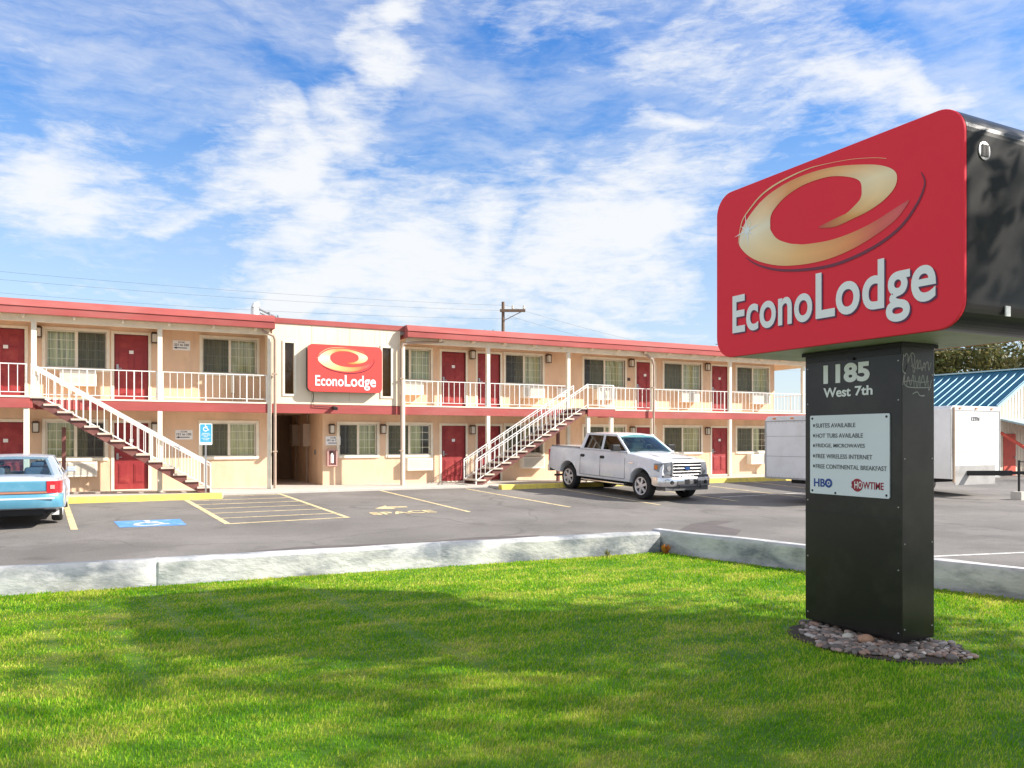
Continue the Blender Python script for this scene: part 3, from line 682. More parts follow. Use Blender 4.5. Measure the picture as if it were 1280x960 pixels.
def plaque(x,z,top,mid,arrow,label):
    t=empty('room_plaque',(x,YW,z),0,label,'sign','room direction plaques on the motel wall')
    g=MB(); g.box(-.25,.25,-.015,0,-.15,.15); g.build('board',m_plate,t,bevel=.004)
    a=textmesh('lettering',top,.08,m_black,t,(-.09,-.0165,.07),(PI/2,0,0),off=.001,ext=.001); fit(a,.18,.045)
    a=textmesh('lettering',mid,.08,m_black,t,(-.21,-.0165,-.02),(PI/2,0,0),off=.002,ext=.001); fit(a,.42,.07)
    g=MB(); s=arrow; g.box(-.16,.16,-.018,-.0155,-.092,-.068)
    g.add([(s*.23,-.018,-.08),(s*.14,-.018,-.045),(s*.14,-.018,-.115),(s*.23,-.0155,-.08),(s*.14,-.0155,-.045),(s*.14,-.0155,-.115)],[(0,1,2),(3,5,4),(0,3,4,1),(1,4,5,2),(2,5,3,0)]); g.build('arrow',m_black,t)
plaque(2.27,4.51,'ROOMS','221 to 230',-1,'white room plaque with left arrow, upstairs between door and window')
plaque(2.34,1.74,'ROOMS','121 to 130',-1,'white room plaque with left arrow, downstairs beside the left stairs')
plaque(7.03-.02,1.55,'ROOMS','101 to 120',1,'white room plaque with right arrow, by the breezeway corner')
g=MB(); g.box(-.07,.07,-.02,0,-.06,.06); o=g.build('small_plaque',m_bronze,bevel=.005); o.location=(19.12,YW,F+1.3); tag(o,'small dark bronze plaque upstairs under the lantern beside the forked pipe','sign')
g=MB(); g.box(-.06,.06,-.07,0,-.28,.28); g.box(-.02,.02,-.05,-.0,-.55,-.28); o=g.build('conduit_box',m_cream,bevel=.01); o.location=(3.78,YW,F+.62); tag(o,'narrow cream conduit box upstairs behind the railing left of the projecting bay','utility box')
# extinguisher cabinet
t=empty('extinguisher_cabinet',(6.95,YW,.98),0,'pink-framed fire extinguisher cabinet on the wall at the breezeway corner','extinguisher cabinet')
g=MB(); g.box(-.17,.17,-.16,0,-.28,-.245); g.box(-.17,.17,-.16,0,.245,.28); g.box(-.17,-.13,-.16,0,-.245,.245); g.box(.13,.17,-.16,0,-.245,.245); g.box(-.13,.13,-.02,0,-.245,.245); g.build('case',M('faded_pink',(.55,.33,.30),.6),t,bevel=.005)
g=MB(); g.lathe([(-.18,.055),(.08,.06),(.12,.03),(.16,.03)],(0,-.08,0),'z',14); g.build('extinguisher',m_white,t,smooth=True)
g=MB(); g.box(-.05,.05,-.1,-.04,.14,.2,); g.build('valve',m_black,t)
# meters in breezeway
for y,l in ((28.6,'grey electric cabinet inside the breezeway, nearest the entrance'),(30.4,'grey electric cabinet deep inside the breezeway')):
    g=MB(); g.box(6.66-.25,6.66,y,y+.55,1.35,2.15); g.tube([(6.6,y+.27,1.35),(6.6,y+.27,.1)],.025,8); g.tube([(6.6,y+.2,2.15),(6.6,y+.2,2.5)],.025,8)
    o=g.build('electric_cabinet',M('grey_cabinet',(.42,.34,.28),.6),bevel=.01); tag(o,l,'electric cabinet')
g=MB(); g.lathe([(0,.09),(-.03,.09),(-.035,.07)],(6.655,27.8,1.15),'x',16); o=g.build('round_meter',m_steel,smooth=True); tag(o,'round steel meter low on the breezeway side wall','meter')
# downspouts
def downspout(pts,label,r=.045):
    g=MB(); g.tube(pts,r,10)
    for z in (1.2,3.6):
        g.box(pts[-1][0]-.07,pts[-1][0]+.07,pts[-1][1]-.05,pts[-1][1]+.06,z,z+.04)
    o=g.build('downspout',m_pipe,smooth=True); tag(o,label,'downspout','drain pipes down the motel front')
downspout([(4.45,25.42,5.0),(4.45,25.42,4.93),(4.62,25.45,4.86),(4.80,25.47,4.80),(4.84,25.47,4.68),(4.84,25.47,.08)],'brown drain pipe left of the projecting bay with the wall sign')
downspout([(10.9,25.7,4.97),(9.4,25.47,4.84),(9.0,25.45,4.78),(8.95,25.45,4.6),(8.95,25.45,.08)],'brown drain pipe right of the projecting bay, with a long sloping top arm')
downspout([(18.8,25.5,5.0),(19.25,25.45,4.72),(19.32,25.45,4.5),(19.32,25.45,.08)],'brown forked drain pipe above the pickup truck roof')
g=MB(); g.tube([(19.9,25.5,5.0),(19.38,25.45,4.72),(19.34,25.45,4.62)],.045,10); 
# camera under sign and its cable
g=MB(); g.bar((7.0-.3,25.5,2.60),(7.0-.3,25.3,2.57),.12,.09); g.box(6.66,6.74,25.5,25.6,2.56,2.66); g.tube([(6.0,25.45,3.15),(6.05,25.55,2.95),(6.03,25.57,2.8),(6.05,25.55,2.65),(6.65,25.55,2.62)],.012,6)
o=g.build('security_floodlight',m_black,bevel=.005); tag(o,'small dark floodlight with dangling cable under the wall-mounted logo sign','floodlight')
# roof vent and poles beyond
t=empty('roof_vent',(4.9,29.5,5.30),0,'white roof vent pipe with a broken antenna bracket on the flat roof','vent')
g=MB(); g.tube([(0,0,0),(0,0,.95)],.13,14); g.tube([(0,0,.95),(.03,0,1.05),(.16,0,1.1)],[.13,.12,.1],14); g.build('pipe',m_trailer,t,smooth=True)
g=MB()
for a,b in [((.1,0,.95),(.75,.1,.7)),((.75,.1,.7),(.3,0,.35)),((.2,0,.8),(.9,0,.45)),((.3,0,.35),(.85,0,.3)),((.5,0,.85),(.6,0,.3)),((.9,0,.45),(.8,0,.75)),((.1,0,.4),(.3,0,.35)),((.85,.0,.3),(1.1,0,0))]: g.tube([a,b],.038,6)
g.build('bracket',m_steel,t)
def upole(x,y,h,arm,label,rz=0,r=.16,trans=False):
    t=empty('utility_pole',(x,y,-.36),rz,label,'utility pole')
    g=MB(); g.tube([(0,0,0),(0,0,h)],[r,r*.7],12); g.build('pole',m_wood,t,smooth=True)
    if arm:
        g=MB(); g.box(-arm*.1,arm*.7,-.18,-.06,h-.75,h-.55); g.bar((0,-.12,h-1.4),(arm*.6,-.12,h-.7),.05,.05); g.build('crossarm',m_wood,t)
        g=MB()
        for xx in (arm*.3,arm*.65): g.lathe([(0,.05),(.1,.09),(.16,.05),(.26,.08),(.3,.03)],(xx,-.12,h-.55),'z',10)
        g.build('insulator',m_frost,t,smooth=True)
        g=MB(); g.box(-1.9,-.1,-.05,.05,h-2.7,h-2.62); g.build('lower_arm',m_wood,t)
        g=MB()
        for xx in (-1.8,-1.3,-.7): g.lathe([(0,.1),(.15,.14),(.3,.1),(.5,.14),(.6,.05)],(xx,0,h-2.62),'z',10)
        g.build('insulator',m_steel,t,smooth=True)
    return t
upole(26.0,52.0,11.9,2.3,'brown wooden utility pole with crossarm rising behind the motel roof',rz=-R(27))
upole(46,25,11,0,'brown wooden utility pole beyond the blue metal roof at right edge')
# wires
def wire(a,b,sag,label,n=24,r=.0055):
    g=MB(); a=Vector(a);b=Vector(b); pts=[]
    for i in range(n+1):
        s=i/n; p=a.lerp(b,s); p.z-=sag*4*s*(1-s); pts.append(p)
    g.tube(pts,r,5); o=g.build('overhead_wire',m_wire); tag(o,label,'power line','power lines strung behind the motel')
for k,(dz,sg) in enumerate(((0,1.0),(-.35,1.1),(-.9,1.3))):
    wire((-40,54,12.7+dz),(26.4+k*.5,52,11.3+dz),sg,['topmost power line running left from the wooden pole over the motel','second power line from the top, left of the wooden pole','third power line down, left of the wooden pole over the roof'][k])
wire((26.3,52,11.3),(70,60,9.5),1.2,'upper power line sagging right from the wooden pole towards the big sign')
wire((26.3,52,10.6),(70,60,8.9),1.3,'lower power line sagging right from the wooden pole towards the big sign')
wire((26.5,30,5.0),(33,44,2.5),.5,'thin drop cable hanging beyond the end of the balcony',r=.02)
wire((30,31,7.4),(46,25,7.6),.3,'upper wire reaching the pole beyond the blue roof',r=.02)
wire((30,34,6.8),(46,25,6.9),.5,'lower wire reaching the pole beyond the blue roof',r=.02)

# ------------------------------------------------------------------ logo artwork
OUT=[(1.187,3.265),(1.347,3.242),(1.513,3.264),(1.646,3.287),(1.773,3.331),(1.86,3.394),(1.884,3.462),(1.86,3.522),(1.773,3.581),(1.62,3.638),(1.347,3.705),(1.082,3.73),(.829,3.717),(.592,3.656),(.414,3.546),(.321,3.436),(.295,3.348),(.321,3.29),(.414,3.204),(.557,3.124),(.763,3.053),(.989,3.015),(1.232,3.003),(1.459,3.027),(1.672,3.082),(1.872,3.166),(1.979,3.266)]
INN=[(1.187,3.28),(1.319,3.3),(1.40,3.312),(1.459,3.323),(1.554,3.378),(1.58,3.41),(1.586,3.448),(1.575,3.518),(1.513,3.569),(1.375,3.623),(1.232,3.651),(1.02,3.651),(.829,3.605),(.712,3.536),(.675,3.49),(.668,3.458),(.668,3.41),(.675,3.367),(.746,3.28),(.877,3.214),(.96,3.19),(1.051,3.169),(1.29,3.148),(1.513,3.162),(1.698,3.197),(1.872,3.251),(1.979,3.283)]
HI=[(.284,3.338),(.30,3.43),(.34,3.537),(.44,3.62),(.557,3.691),(.7,3.735),(.861,3.758),(1.02,3.768),(1.172,3.763),(1.459,3.722),(1.672,3.671),(1.798,3.627)]
DK=[(.377,3.199),(.522,3.105),(.763,3.016),(1.082,2.961),(1.375,2.952),(1.672,3.004),(1.896,3.096),(2.038,3.23),(2.101,3.358),(2.072,3.449)]
def smooth_curve(p,n):
    p=[Vector((a,b)) for a,b in p]; m=len(p); out=[]
    for i in range(n+1):
        t=i/n*(m-1); k=min(int(t),m-2); f=t-k
        p0,p1,p2,p3=p[max(k-1,0)],p[k],p[k+1],p[min(k+2,m-1)]
        out.append(.5*((2*p1)+(p2-p0)*f+(2*p0-5*p1+4*p2-p3)*f*f+(3*p1-p0-3*p2+p3)*f**3))
    return out
def goldmat():
    m=bpy.data.materials.new('printed_gold');m.use_nodes=True;nt=m.node_tree;b=nt.nodes['Principled BSDF'];b.inputs['Roughness'].default_value=.4
    a=nt.nodes.new('ShaderNodeVertexColor');a.layer_name='ink';nt.links.new(a.outputs[0],b.inputs['Base Color']);return m
m_gold=goldmat()
def logo_art(parent,put,dz,redc):
    """put(u,v,k): sign plane point (v measured from sign bottom), k metres proud of the face"""
    V0=2.34
    o_=smooth_curve(OUT,104); i_=smooth_curve(INN,104); n=len(o_)
    keys=[(0,redc),(.035,(.62,.20,.06)),(.09,(.80,.38,.10)),(.17,(.97,.66,.34)),(.27,(1.0,.80,.52)),(.38,(.93,.47,.18)),(.45,(.86,.34,.11)),(.52,(.97,.66,.38)),(.60,(1.0,.86,.66)),(.70,(.98,.70,.38)),(.80,(.95,.52,.20)),(.88,(.88,.32,.11)),(.93,(.76,.14,.09)),(.97,(.78,.12,.12)),(1,(.62,.08,.08))]
    def colr(t):
        for (a,c),(b,d) in zip(keys,keys[1:]):
            if t<=b: f=(t-a)/(b-a); return tuple(c[j]+(d[j]-c[j])*f for j in range(3))
        return keys[-1][1]
    me=bpy.data.meshes.new('swoosh'); vs=[];fs=[];cs=[]; Kx=5
    for i in range(n):
        for j in range(Kx):
            p=o_[i].lerp(i_[i],j/(Kx-1)); vs.append(put(p.x,p.y-V0,.0040)); c=colr(i/(n-1)); sh=1-.10*abs(j/(Kx-1)-.5)*2; cs.append((c[0]*sh,c[1]*sh,c[2]*sh,1))
    for i in range(n-1):
        for j in range(Kx-1): a=i*Kx+j; fs.append((a,a+1,a+Kx+1,a+Kx))
    me.from_pydata(vs,[],fs); ca=me.color_attributes.new('ink','FLOAT_COLOR','POINT')
    for i,c in enumerate(cs): ca.data[i].color=c
    me.materials.append(m_gold); me.polygons.foreach_set('use_smooth',[True]*len(me.polygons))
    o=bpy.data.objects.new('swoosh_emblem',me); COL.objects.link(o); o.parent=parent
    def ribbon(pts,wid,mat,k,name):
        c=smooth_curve(pts,50); g=MB(); vs=[]
        for i,p in enumerate(c):
            d=(c[min(i+1,50)]-c[max(i-1,0)]).normalized(); nn=Vector((-d.y,d.x))*wid(i/50)/2
            vs+= [put((p+nn).x,(p+nn).y-V0,k),put((p-nn).x,(p-nn).y-V0,k)]
        g.add(vs,[(2*i,2*i+1,2*i+3,2*i+2) for i in range(50)]); g.build(name,mat,parent)
    ribbon(HI,lambda t:.003+.012*math.sin(PI*min(t*1.3,1)),M('pale_gold_print',(.85,.60,.32),.4),.0044,'highlight_line')
    ribbon(DK,lambda t:.003+.022*math.sin(PI*t)**.7,m_shadowprint,.0044,'shadow_line')
    # sparkle
    g=MB(); c=Vector((.395,3.43))
    for k in range(8):
        a=PI/4*k+.15; L_=.16 if k%2==0 else .10; d=Vector((math.cos(a),math.sin(a))); nn=Vector((-d.y,d.x))*.011
        g.add([put((c+nn).x,(c+nn).y-V0,.006),put((c-nn).x,(c-nn).y-V0,.006),put((c+d*L_).x,(c+d*L_).y-V0,.006)],[(0,1,2)])
    g.add([put(c.x+.03*math.cos(2*PI*k/12),c.y-V0+.03*math.sin(2*PI*k/12),.0065) for k in range(12)],[tuple(range(12))])
    g.build('sparkle',m_letter,parent)
def rrect(w,h,r,n=8,x0=0,z0=0):
    p=[]
    for cx,cy,a0 in ((w-r,r,-90),(w-r,h-r,0),(r,h-r,90),(r,r,180)):
        for k in range(n+1): a=R(a0+90*k/n); p.append((x0+cx+r*math.cos(a),z0+cy+r*math.sin(a)))
    return p
def brandtext(parent,rotz,place,mat,shadow):
    """place(u,v,k)->location"""
    for (dx,dv,k,mt,nm) in ((.012,-.012,.0048,shadow,'lettering_shadow'),(0,0,.0065,mat,'lettering')):
        a=textmesh(nm,'Econo',.3,mt,parent,place(.215+dx,.205+dv,k),(PI/2,0,rotz),off=.006,ext=.0004,spacing=1.03); fit(a,.905,.335)
        # cap height equals E; ascender letters of 'Lodge' go with descender g
        b=textmesh(nm,'Lodge',.3,mt,parent,place(1.155+dx,.205-.108+dv,k),(PI/2,0,rotz),off=.006,ext=.0004,spacing=1.03); fit(b,1.03,.475)

# ------------------------------------------------------------------ roadside sign
S=empty('monument_sign',(5.6,4.54,0),0,'tall red and charcoal roadside motel sign standing on the lawn','sign')
SO=Vector((-5.6,-4.54,0))
def SB(g,name,mat,parent=None,**k):
    o=g.build(name,mat,S if parent is None else parent,**k)
    if parent is None: o.location=SO
    return o
Z0=2.34; SY=5.72; SX=5.06
def sput(u,v,k): return (SX-k,SY-u,Z0+v)
prof=rrect(2.38,1.49,.19,10)
pr=[(SY-u,Z0+v) for u,v in prof]
g=MB(); n=len(pr)                                     # cabinet: sides black, underside bare
vs=[(SX+.03,)+p for p in pr]+[(6.14,)+p for p in pr]
for i in range(n):
    j=(i+1)%n; under=(pr[i][1]<Z0+.002 and pr[j][1]<Z0+.002)
    g.add([vs[i],vs[j],vs[n+j],vs[n+i]],[(0,1,2,3)],1 if under else 0)
g.add([(6.14,)+p for p in pr],[tuple(range(n))],0); g.add([(SX+.03,)+p for p in pr],[tuple(range(n))],0)
cab=SB(g,'cabinet',[m_signblk,m_under],smooth=True,angle=30)
g=MB(); g.prism(pr,'x',SX,SX+.03); face=SB(g,'sign_face',m_signred,bevel=.006)
g=MB(); g.prism(pr,'x',6.14,6.17); SB(g,'sign_face',m_signred,bevel=.006)
g=MB(); g.box(5.1,6.1,3.348,3.353,3.66,3.675); g.box(5.1,6.1,3.348,3.353,2.50,2.515); SB(g,'panel_seam',m_steel)
g=MB(); g.lathe([(0,.062),(-.006,.062),(-.008,.048)],(5.27,3.34-.0,3.53),'y',20); vt=SB(g,'vent',m_steel,smooth=True)
g=MB()
for k in range(5): g.box(5.235+k*.015,5.243+k*.015,3.326,3.331,3.49,3.57)
SB(g,'vent_slot',m_black)
g=MB(); g.box(5.5,5.55,3.33,3.339,2.44,2.51); SB(g,'sticker',m_plate)
artp=empty('artwork'); artp.parent=S; artp.location=SO; artp.name='sign_artwork'
logo_art(artp,sput,0,(.60,.05,.05))
brandtext(artp,-PI/2,lambda u,v,k:(SX-k,SY-u,Z0+v),m_letter,M('letter_shadow_print',(.10,.02,.08),.4,var=0))
# pole cladding
PX0,PX1,PY0,PY1=5.42,5.80,4.07,5.01
g=MB(); g.box(PX0,PX1,PY0,PY1,.055,Z0-.005); SB(g,'pole_cover',m_pole,bevel=.008)
g=MB(); g.box(PX0-.004,PX0-.001,PY0+.012,PY1-.012,2.25,2.30); g.box(PX0-.02,PX1+.02,PY0-.02,PY1+.02,2.305,2.337); g.box(PX0-.02,PX0,4.5,4.53,2.24,2.26,)
SB(g,'top_collar',m_signblk,bevel=.004)
g=MB(); g.tube([(5.55,4.5,-.3),(5.55,4.5,.055)],.045,12); g.tube([(5.68,4.72,-.3),(5.68,4.72,.055)],.045,12); SB(g,'steel_post',M('rusty_steel',(.22,.11,.06),.8,metal=.3))
g=MB()
for v in (.12,.6,1.08,1.9,2.2):
    for y in (PY0+.03,PY1-.03): g.lathe([(0,.007),(-.004,.005)],(PX0-.0005,y,v),'x',8)
for v in (.15,.8,1.45,2.1):
    for x in (PX0+.03,PX1-.03): g.lathe([(0,.007),(-.004,.005)],(x,PY0-.0005,v),'y',8)
SB(g,'rivet',m_steel)
g=MB(); g.box(PX0-.003,PX0-.0005,PY0+.001,PY1-.001,.985,.991); SB(g,'sheet_seam',m_dark)
def pn(u,v,k): return Vector((PX0-k,PY1-u,v))+SO
def ptxt(s,u0,v0,u1,v1,mat,off=.006,k=.003,par=None,sp=1.0):
    o=textmesh('lettering',s,.12,mat,S,pn(u0,v0,k),(PI/2,0,-PI/2),off=off,ext=.001,spacing=sp); return fit(o,u1-u0,v1-v0)
ptxt('1185',.20,2.062,.655,2.220,m_letter,.0055)
ptxt('West',.20,1.948,.475,2.028,m_letter,.003); ptxt('7th',.515,1.95,.682,2.028,m_letter,.003)
g=MB(); g.prism([(PY1-.065-u,1.14+v) for u,v in rrect(.775,.66,.012,3)],'x',PX0-.012,PX0-.001)
bd=SB(g,'info_board',M('info_board_white',(.74,.78,.84),.35,var=.02),bevel=.001)
g=MB()
for u,v in ((.09,1.775),(.815,1.775),(.09,1.165),(.815,1.165),(.33,1.155)): g.lathe([(0,.010),(-.004,.008)],(PX0-.0125,PY1-u,v),'x',10)
SB(g,'screw',m_black)
for s,v,w in (('SUITES AVAILABLE',1.70,.40),('HOT TUBS AVAILABLE',1.615,.472),('FRIDGE, MICROWAVES',1.53,.49),('FREE WIRELESS INTERNET',1.443,.56),('FREE CONTINENTAL BREAKFAST',1.357,.69)):
    ptxt(s,.128,v-.003,.128+w,v+.033,m_textgrey,.0008,.0135)
    g=MB(); g.box(PX0-.0145,PX0-.0125,PY1-.117,PY1-.099,v+.005,v+.027); SB(g,'bullet',m_textgrey)
ptxt('HB',.108,1.20,.225,1.268,m_navy,.003,.0135)
g=MB()
def ring(g,cu,cv,r0,r1,k=.0145,n=24,mi=0,a0=0,a1=360):
    for i in range(n):
        t0=R(a0+(a1-a0)*i/n);t1=R(a0+(a1-a0)*(i+1)/n)
        g.add([(PX0-k,PY1-cu-r*math.cos(t),cv+r*math.sin(t)) for r,t in ((r0,t0),(r1,t0),(r1,t1),(r0,t1))],[(0,1,2,3)],mi)
ring(g,.262,1.234,.019,.038); ring(g,.262,1.234,0.0005,.009); SB(g,'emblem_ring',m_navy)
g=MB(); ring(g,.548,1.232,.0005,.052,n=28); SB(g,'emblem_disc',m_maroon)
ptxt('S',.492,1.205,.512,1.262,m_maroon,.002,.0150); ptxt('H',.522,1.205,.553,1.262,m_letter,.001,.0160)
ptxt('O',.560,1.205,.592,1.262,m_letter,.001,.0160); ptxt('WTIME',.602,1.205,.790,1.262,m_maroon,.002,.0135)
# scratched scribble on the end of the pole
g=MB(); rr=random.Random(3)
def scr(pts,w=.0035):
    c=smooth_curve(pts,26)
    for a,b in zip(c,c[1:]):
        d=(b-a); 
        if d.length<1e-5: continue
        d.normalize(); nn=Vector((-d.y,d.x))*w
        g.add([(p.x,PY0-.0015,p.y) for p in (a-nn,b-nn,b+nn,a+nn)],[(0,1,2,3)])
sx=lambda a:5.42+a*.345; sz=lambda b:1.93+b*.33
def SC(l): scr([(sx(a),sz(b)) for a,b in l])
SC([(.05,.95),(.02,.60),(.10,.55),(.2,.85),(.15,.98),(.08,.9)]); SC([(.1,.55),(.3,.98),(.42,.9),(.35,.6)]); SC([(.3,.95),(.38,.55),(.45,.75),(.52,.85),(.50,.62)])
SC([(.5,.6),(.6,.85),(.66,.6),(.74,.8),(.78,.6)]); SC([(.75,.7),(.86,.82),(.9,.62),(.98,.8)]); SC([(.02,.25),(.08,.5),(.1,.25),(.4,.2),(.98,.22)])
SC([(.15,.25),(.2,.45),(.28,.25),(.36,.5),(.4,.22)]); SC([(.42,.48),(.5,.22),(.58,.48),(.6,.2)]); SC([(.62,.3),(.7,.5),(.78,.25),(.84,.48)]); SC([(.85,.5),(.9,.15),(.99,.4)]); SC([(.35,.05),(.5,.1),(.6,.02),(.75,.02)])
SC([(.3,.7),(.5,.65),(.8,.7)]); SC([(.05,.32),(.3,.36),(.6,.33),(.9,.36)])
SB(g,'scratched_scribble',m_scratch)

# wall-mounted logo sign
T=empty('wall_sign',(5.81,25.55,3.10),0,'red lit-face logo sign bolted to the projecting bay of the motel','sign')
g=MB(); g.prism(rrect(2.42,1.50,.17,8),'y',-.22,-.001); g.build('cabinet',m_signblk,T,smooth=True,angle=30)
g=MB(); g.prism(rrect(2.42,1.50,.17,8),'y',-.245,-.221); g.build('sign_face',m_signred2,T,bevel=.005)
g=MB()
for x in (.4,1.9):
    for z in (.3,1.2): g.box(x,x+.06,0,.05,z,z+.06)
g.build('bracket',m_steel,T)
ar=empty('sign_artwork'); ar.parent=T
logo_art(ar,lambda u,v,k:(u*1.01+.03,-.245-k*1.5,v),0,(.62,.08,.05))
brandtext(ar,0,lambda u,v,k:(u+.02,-.245-k*1.5,v-.02),m_letter,m_signred2)

# accessible parking sign post
t=empty('parking_sign',(2.66,23.98,.05),0,'blue accessible parking sign on a thin steel post at the foot of left stairs','sign')
g=MB(); g.box(-.022,.022,-.015,.015,0,1.95); g.build('post',m_steel,t)
g=MB(); g.prism([(x-.17,z) for x,z in rrect(.34,.60,.03,4,0,1.39)],'y',-.026,-.018); g.build('board',m_plate,t)
g=MB(); g.prism([(x-.15,z) for x,z in rrect(.30,.50,.02,4,0,1.47)],'y',-.029,-.0262); g.build('blue_field',m_blue,t)
g=MB(); zsym(g,0,1.86,.22,lambda u,v:(u,-.031,v),0,.10); g.build('wheelchair_symbol',m_letter,t)
for s,z,w in (('PARKING BY',1.70,.20),('DISABLED PERMIT',1.655,.24),('ONLY',1.61,.12),('VIOLATORS SUBJECT',1.56,.24),('TO FINE',1.52,.14)):
    a=textmesh('lettering',s,.05,m_letter,t,(-w/2,-.0305,z),(PI/2,0,0),off=.001,ext=.0005); fit(a,w,.026)

# ------------------------------------------------------------------ river stones and plants
def stones():
    vs=[];fs=[];g=MB(); rr=random.Random(11)
    ico=bmesh.new(); bmesh.ops.create_icosphere(ico,subdivisions=2,radius=1); V=[v.co.copy() for v in ico.verts]; Fc=[tuple(v.index for v in f.verts) for f in ico.faces]; ico.free()
    pts=[];k=0
    while len(pts)<420 and k<9000:
        k+=1; a=rr.random()*2*PI; q=math.sqrt(rr.random()); jj=1+.14*math.sin(3*a)+.10*math.sin(7*a+1); u=q*math.cos(a)*.63*jj; w=q*math.sin(a)*.43*jj
        x=5.41+u*.2+w*.98; y=4.31-u*.98+w*.2
        if all((x-p[0])**2+(y-p[1])**2>.0011 for p in pts): pts.append((x,y))
    for x,y in pts:
        s=rr.uniform(.013,.032)*(1.5 if rr.random()<.12 else 1); sc_=(s*rr.uniform(.9,1.5),s*rr.uniform(.7,1.1),s*rr.uniform(.45,.7)); rot=Matrix.Rotation(rr.random()*PI,3,'Z')@Matrix.Rotation(rr.uniform(-.3,.3),3,'X')
        sd_=rr.random()*10
        vv=[]
        for v in V:
            w=v*(1+.12*math.sin(v.x*2.3+sd_)+.1*math.sin(v.y*3+sd_*2)); p=rot@Vector((w.x*sc_[0],w.y*sc_[1],w.z*sc_[2])); vv.append((x+p.x,y+p.y,.022+p.z+rr.random()*0))
        g.add(vv,Fc)
    return g
m_stone=bpy.data.materials.new('river_stone'); m_stone.use_nodes=True
_nt=m_stone.node_tree;_b=_nt.nodes['Principled BSDF'];_b.inputs['Roughness'].default_value=.7;_g=_nt.nodes.new('ShaderNodeNewGeometry');_r=_nt.nodes.new('ShaderNodeValToRGB')
_e=_r.color_ramp.elements;_e[0].color=(.10,.085,.075,1);_e[1].color=(.52,.48,.44,1);_k=_e.new(.5);_k.color=(.27,.22,.19,1);_k=_e.new(.75);_k.color=(.36,.22,.16,1)
_nt.links.new(_g.outputs['Random Per Island'],_r.inputs[0]);_nt.links.new(_r.outputs[0],_b.inputs['Base Color'])
tag(stones().build('river_stones',m_stone,smooth=True,angle=80),'bed of mixed grey and tan river stones round the sign base','stones',kind='stuff')
g=MB(); g.prism([(5.41+.2*.70*math.cos(a)+.98*.49*math.sin(a),4.31-.98*.70*math.cos(a)+.2*.49*math.sin(a)) for a in [2*PI*k/28 for k in range(28)]][::-1],'z',-.05,.010); tag(g.build('stone_bed_soil',M('bed_soil',(.07,.05,.035),.95)),kind='structure')
for (x,y,s,col,l) in ((5.31,4.30,.055,(.42,.24,.15),'tan rounded cobble against the base of the charcoal sign pole'),(5.29,4.45,.042,(.55,.50,.42),'pale flat cobble left of the tan one at the sign base')):
    bm=bmesh.new(); bmesh.ops.create_icosphere(bm,subdivisions=3,radius=1)
    for v in bm.verts: v.co=Vector((v.co.x*s*1.2*(1+.1*math.sin(v.co.y*3)),v.co.y*s*(1+.1*math.sin(v.co.z*4)),v.co.z*s*.75))
    me=bpy.data.meshes.new('cobble'); bm.to_mesh(me); bm.free(); me.materials.append(M('cobble_stone',col,.7,var=.15,vscale=20)); me.polygons.foreach_set('use_smooth',[True]*len(me.polygons))
    o=bpy.data.objects.new('cobble',me); COL.objects.link(o); o.location=(x,y,s*.75); tag(o,l,'stone')
def tuft(x,y,z,n,h,mat,label,name,cat,w=.02):
    g=MB(); rr=random.Random(int(x*97))
    for k in range(n):
        a=rr.random()*2*PI; t=rr.uniform(.1,.7); d=Vector((math.cos(a)*t,math.sin(a)*t,1)).normalized(); L_=h*rr.uniform(.5,1); b=Vector((rr.uniform(-.03,.03),rr.uniform(-.03,.03),0)); s=Vector((-math.sin(a),math.cos(a),0))*w
        m1=b+d*L_*.55; g.add([b,m1-s,b+d*L_,m1+s],[(0,1,2,3)])
    o=g.build(name,mat); o.location=(x,y,z); tag(o,label,cat)
tuft(7.02,8.98,0,34,.17,m_weed,'small orange dry weed growing in the corner of the concrete wall','dry_weed','plant',.022)
tuft(6.15,9.12,0,16,.12,m_leaf2,'tiny green weed at the foot of the concrete wall left of its corner','small_weed','plant',.012)

